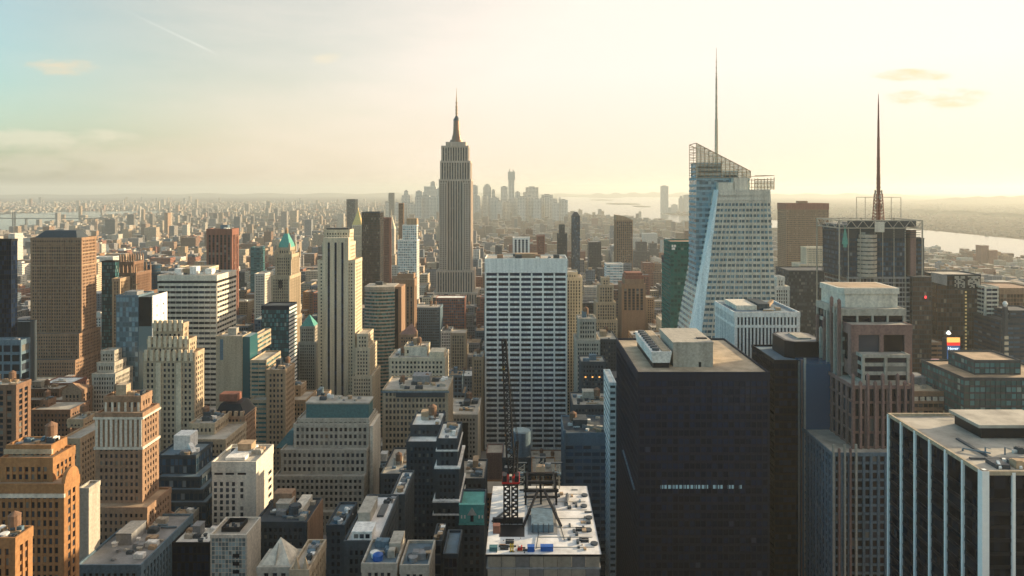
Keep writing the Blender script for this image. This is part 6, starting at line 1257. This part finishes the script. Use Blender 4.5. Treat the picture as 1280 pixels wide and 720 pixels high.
# what shows: a coarse picture of ids, painted from far to near
idb = np.full((360, 640), -1, dtype=np.int32)
def rect(X, z, idx):
    x0, x1, y0, y1 = X; y0 = max(y0, 30)
    for Y in (y1, (y0 + y1) / 2, y0):
        a, b = (CX + F * x0 / Y) / 2, (CX + F * x1 / Y) / 2; t = (CY + F * (H - z) / Y) / 2; q = (CY + F * H / Y) / 2
        if b < 0 or a > 640: continue
        idb[max(0, int(t + .5)):max(0, min(360, int(q + 1))), max(0, int(a + .5)):max(0, min(640, int(b + .5)))] = idx
allb = [((c[0], c[1], c[2], c[3]), c[4], i) for i, c in enumerate(CAND)] + [(tuple(X[:4]), (X[4] if len(X) > 4 else h['ztop'][0]), -2) for h in HERO for X in h['foot']]
allb.sort(key=lambda q: -q[0][2])
for X, z, i in allb: rect(X, z, i)
cnt = np.bincount(idb[idb >= 0].ravel(), minlength=len(CAND))
order = [int(i) for i in np.argsort(-cnt) if cnt[i] >= 7][:N_IND]
ind = set(order)
# ------------------------------------------------------------------ individuals
ANCH = [(h['cx'], h['yt'], h['Y'], h['short'], h['x0'], h['x1'], h['yb']) for h in HERO if h['short']]
USED = {}
WEST = lambda dx: 'west of' if dx > 0 else 'east of'
FE = ['with a water tank', 'with two water tanks', 'with a big roof shed', 'with small roof units', 'with a bare flat roof']
ORD = ['second', 'third', 'fourth', 'fifth', 'sixth', 'seventh', 'eighth', 'ninth', 'tenth', 'eleventh', 'twelfth']
info = []
for i in order:
    x0, x1, y0, y1, z, ci, r = CAND[i]; a, b = CX + F * x0 / y0, CX + F * x1 / y0; ys, xs = np.nonzero(idb == i); ux, uy = xs.mean() * 2, ys.mean() * 2
    best = min(ANCH, key=lambda q: max(0, q[4] - ux, ux - q[5]) ** 2 + (max(0, uy - q[6]) * .8) ** 2 + (max(0, q[1] - uy)) ** 2 + (0 if y0 > q[2] else 30) ** 2 * 0)
    dx = ux - best[0]; rel = 'behind' if (y0 > best[2] and uy < best[1] + 4 and best[4] - 4 < ux < best[5] + 4) else ('below' if (best[4] - 3 < ux < best[5] + 3 and uy > best[6] - 6) else WEST(dx))
    ff = 1 if (r < .12 and y1 - y0 > 20 and x1 - x0 > 18) else 0 if r < .4 else 2 if r < .6 else 3 if r < .85 else 4
    form = 'tower' if z > 105 else 'slab' if (x1 - x0) > 33 else 'narrow house' if (x1 - x0) < 15 else 'block'
    step = z > 50 and (r * 97) % 1 < .35 and (x1 - x0) > 15
    info.append([i, best[3], rel, ff, form, step, (dx * dx + (uy - best[6]) ** 2), ux, uy])
from collections import defaultdict
grp = defaultdict(list)
for q in info: grp[(CP[CAND[q[0]][5]][0], q[5], q[4], q[3], q[2], q[1])].append(q)
for key, L_ in grp.items():
    L_.sort(key=lambda q: q[6])
    for n, q in enumerate(L_):
        col, step, form, ff, rel, anc = key
        rank = '' if n == 0 else ORD[min(n, 11) - 1] + ' '
        q.append(f"{rank}{'stepped ' if step else ''}{col} {form} {FE[ff]} {rel} {anc}")
big = set(order[:90])
FRM = {'tower': 'tower', 'slab': 'apartment_slab', 'narrow house': 'narrow_building', 'block': 'city_block'}
for (i, anc, rel, ff, form, step, _, ux, uy, lab) in info:
    x0, x1, y0, y1, z, ci, r = CAND[i]; cn = CP[ci][0]; X = (x0, x1, y0, y1); near = i in big and y0 < 1300
    cols = CP[ci][1]; t = T(FRM[form], lab, 'building', (x0 + x1) / 2, y0, 0, 'ordinary city buildings between the landmarks')
    if near:
        W, G, Rf = M(), M(), M(); st = dict(ST[('punch', 'pier', 'fine', 'punch', 'grid')[int(r * 50) % 5]]); zz = z
        if step:
            facade(W, G, X, 0, z * .82, st, 'flr', None, None, Rf); e = (x1 - x0) * .16; X = (x0 + e, x1 - e, y0 + 3.2, y1 - 3.2); facade(W, G, X, z * .82 - 1.05, z, st, 'flr', None, None, Rf)
        else: facade(W, G, X, 0, z, st, 'flr', None, None, Rf)
        t.part('wall', W, wall(MAPW[cn])); t.part('glazing', G, glass('g_dark' if r < .7 else 'g_blue')); t.part('roof', Rf, roofm(g.choice(['grey', 'stone', 'slate', 'tan', 'stone', 'white'])))
        zr = z - 1
        clutter(t, (X[0] + 1, X[1] - 1, X[2] + 1, X[3] - 1), zr, 4 if ff in (2, 3) else 1 if ff < 2 else 0, i, (1, 2, 0, 0, 0)[ff], big=(ff == 2))
    else:
        m = M(); rc = g.choice([(.22, .2, .18), (.3, .28, .24), (.12, .12, .12), (.45, .42, .37)])
        if step:
            citybox(m, X, 0, z * .82, cols, rc); e = (x1 - x0) * .16; X = (x0 + e, x1 - e, y0 + 3.2, y1 - 3.2); citybox(m, X, z * .82 - .1, z, cols, rc)
        else: citybox(m, X, 0, z, cols, rc)
        t.part('wall', m, CITY, col=True)
        if cnt[i] > 30 or True:
            q = M()
            for aa in ((X[0], X[1], X[2], X[2] + .5), (X[0], X[1], X[3] - .5, X[3]), (X[0], X[0] + .5, X[2] + .5, X[3] - .5), (X[1] - .5, X[1], X[2] + .5, X[3] - .5)): q.box(aa[0], aa[1], aa[2], aa[3], z + .003, z + 1.0)
            t.part('parapet', q, wall(MAPW[cn]))
        if ff == 2: q = M(); w, d = X[1] - X[0], X[3] - X[2]; q.box(X[0] + w * .3, X[0] + w * .7, X[2] + d * .35, X[2] + d * .75, z, z + 5); t.part('roof_shed', q, wall(g.choice(UNITM)))
        elif ff == 3: clutter(t, (X[0] + 1, X[1] - 1, X[2] + 1, X[3] - 1), z, 3, i, 0, big=False)
        elif ff < 2: clutter(t, (X[0] + 1, X[1] - 1, X[2] + 1, X[3] - 1), z, 0, i, ff + 1, big=False)
# ------------------------------------------------------------------ the rest reads as one mass
m = M()
ROOF = [(.20, .18, .16), (.30, .27, .23), (.14, .135, .13), (.38, .35, .30), (.26, .2, .15)]
def mass_box(c):
    x0, x1, y0, y1, z, ci, r = c; k = .8 + .4 * g.random(); col = tuple(min(.8, v * k) for v in CP[ci][1])
    if x0 > 2000: col = (.15 * k, .13 * k, .10 * k)
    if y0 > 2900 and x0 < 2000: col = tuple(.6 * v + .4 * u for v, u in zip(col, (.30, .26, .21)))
    m.box(x0, x1, y0, y1, 0, z, bay=3.6, fl=3.8, col=col, rcol=(.14, .12, .09) if x0 > 2000 else g.choice(ROOF), off=(g.randrange(900), g.randrange(900)), bottom=False)
    if y0 < 3200 and z > 25 and g.random() < .6:
        w, d = x1 - x0, y1 - y0; a = g.uniform(.15, .5); m.box(x0 + w * a, x0 + w * (a + .3), y0 + d * .3, y0 + d * .7, z, z + g.uniform(3, 7), col=col, rcol=g.choice(ROOF), bottom=False)
for i, c in enumerate(CAND):
    if i not in ind: mass_box(c)
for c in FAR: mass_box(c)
gb = random.Random(5)
for i in range(90):                                  # unseen blocks below the view, added to keep sky light off low facades
    a = -420 + gb.random() * 840; y = 20 + gb.random() * 150; mass_box((a, a + gb.uniform(25, 45), y, y + gb.uniform(20, 30), min(gb.uniform(110, 175), 236 - .56 * (y + 30)), gb.randrange(12), 0))
for i in range(60):                                  # blocks behind the viewpoint: the city goes on, and windows mirror it
    a = -900 + gb.random() * 1700; y = -90 - gb.random() * 700; mass_box((a, a + gb.uniform(25, 50), y - 40, y, gb.uniform(40, 130), gb.randrange(12), 0))
obj('city_blocks_and_occluders', m, CITY, 'hazy mass of countless distant city blocks spreading to the horizon', 'city blocks', None, 'stuff', col=True)
# ------------------------------------------------------------------ air
hz = M(); hz.box(-43000, 43000, -3500, 43500, -1.0, 452.0)
hm_ = bpy.data.materials.new('haze'); hm_.use_nodes = True; nt = hm_.node_tree; nt.nodes.clear()
out = nd(nt, 'ShaderNodeOutputMaterial'); pv = nd(nt, 'ShaderNodeVolumePrincipled'); nt.links.new(pv.outputs[0], out.inputs['Volume'])
pv.inputs['Color'].default_value = (*HAZE_COL, 1); pv.inputs['Density'].default_value = HAZE_DENS; pv.inputs['Anisotropy'].default_value = HAZE_G
if USE_HAZE: obj('haze', hz, hm_, kind='stuff')
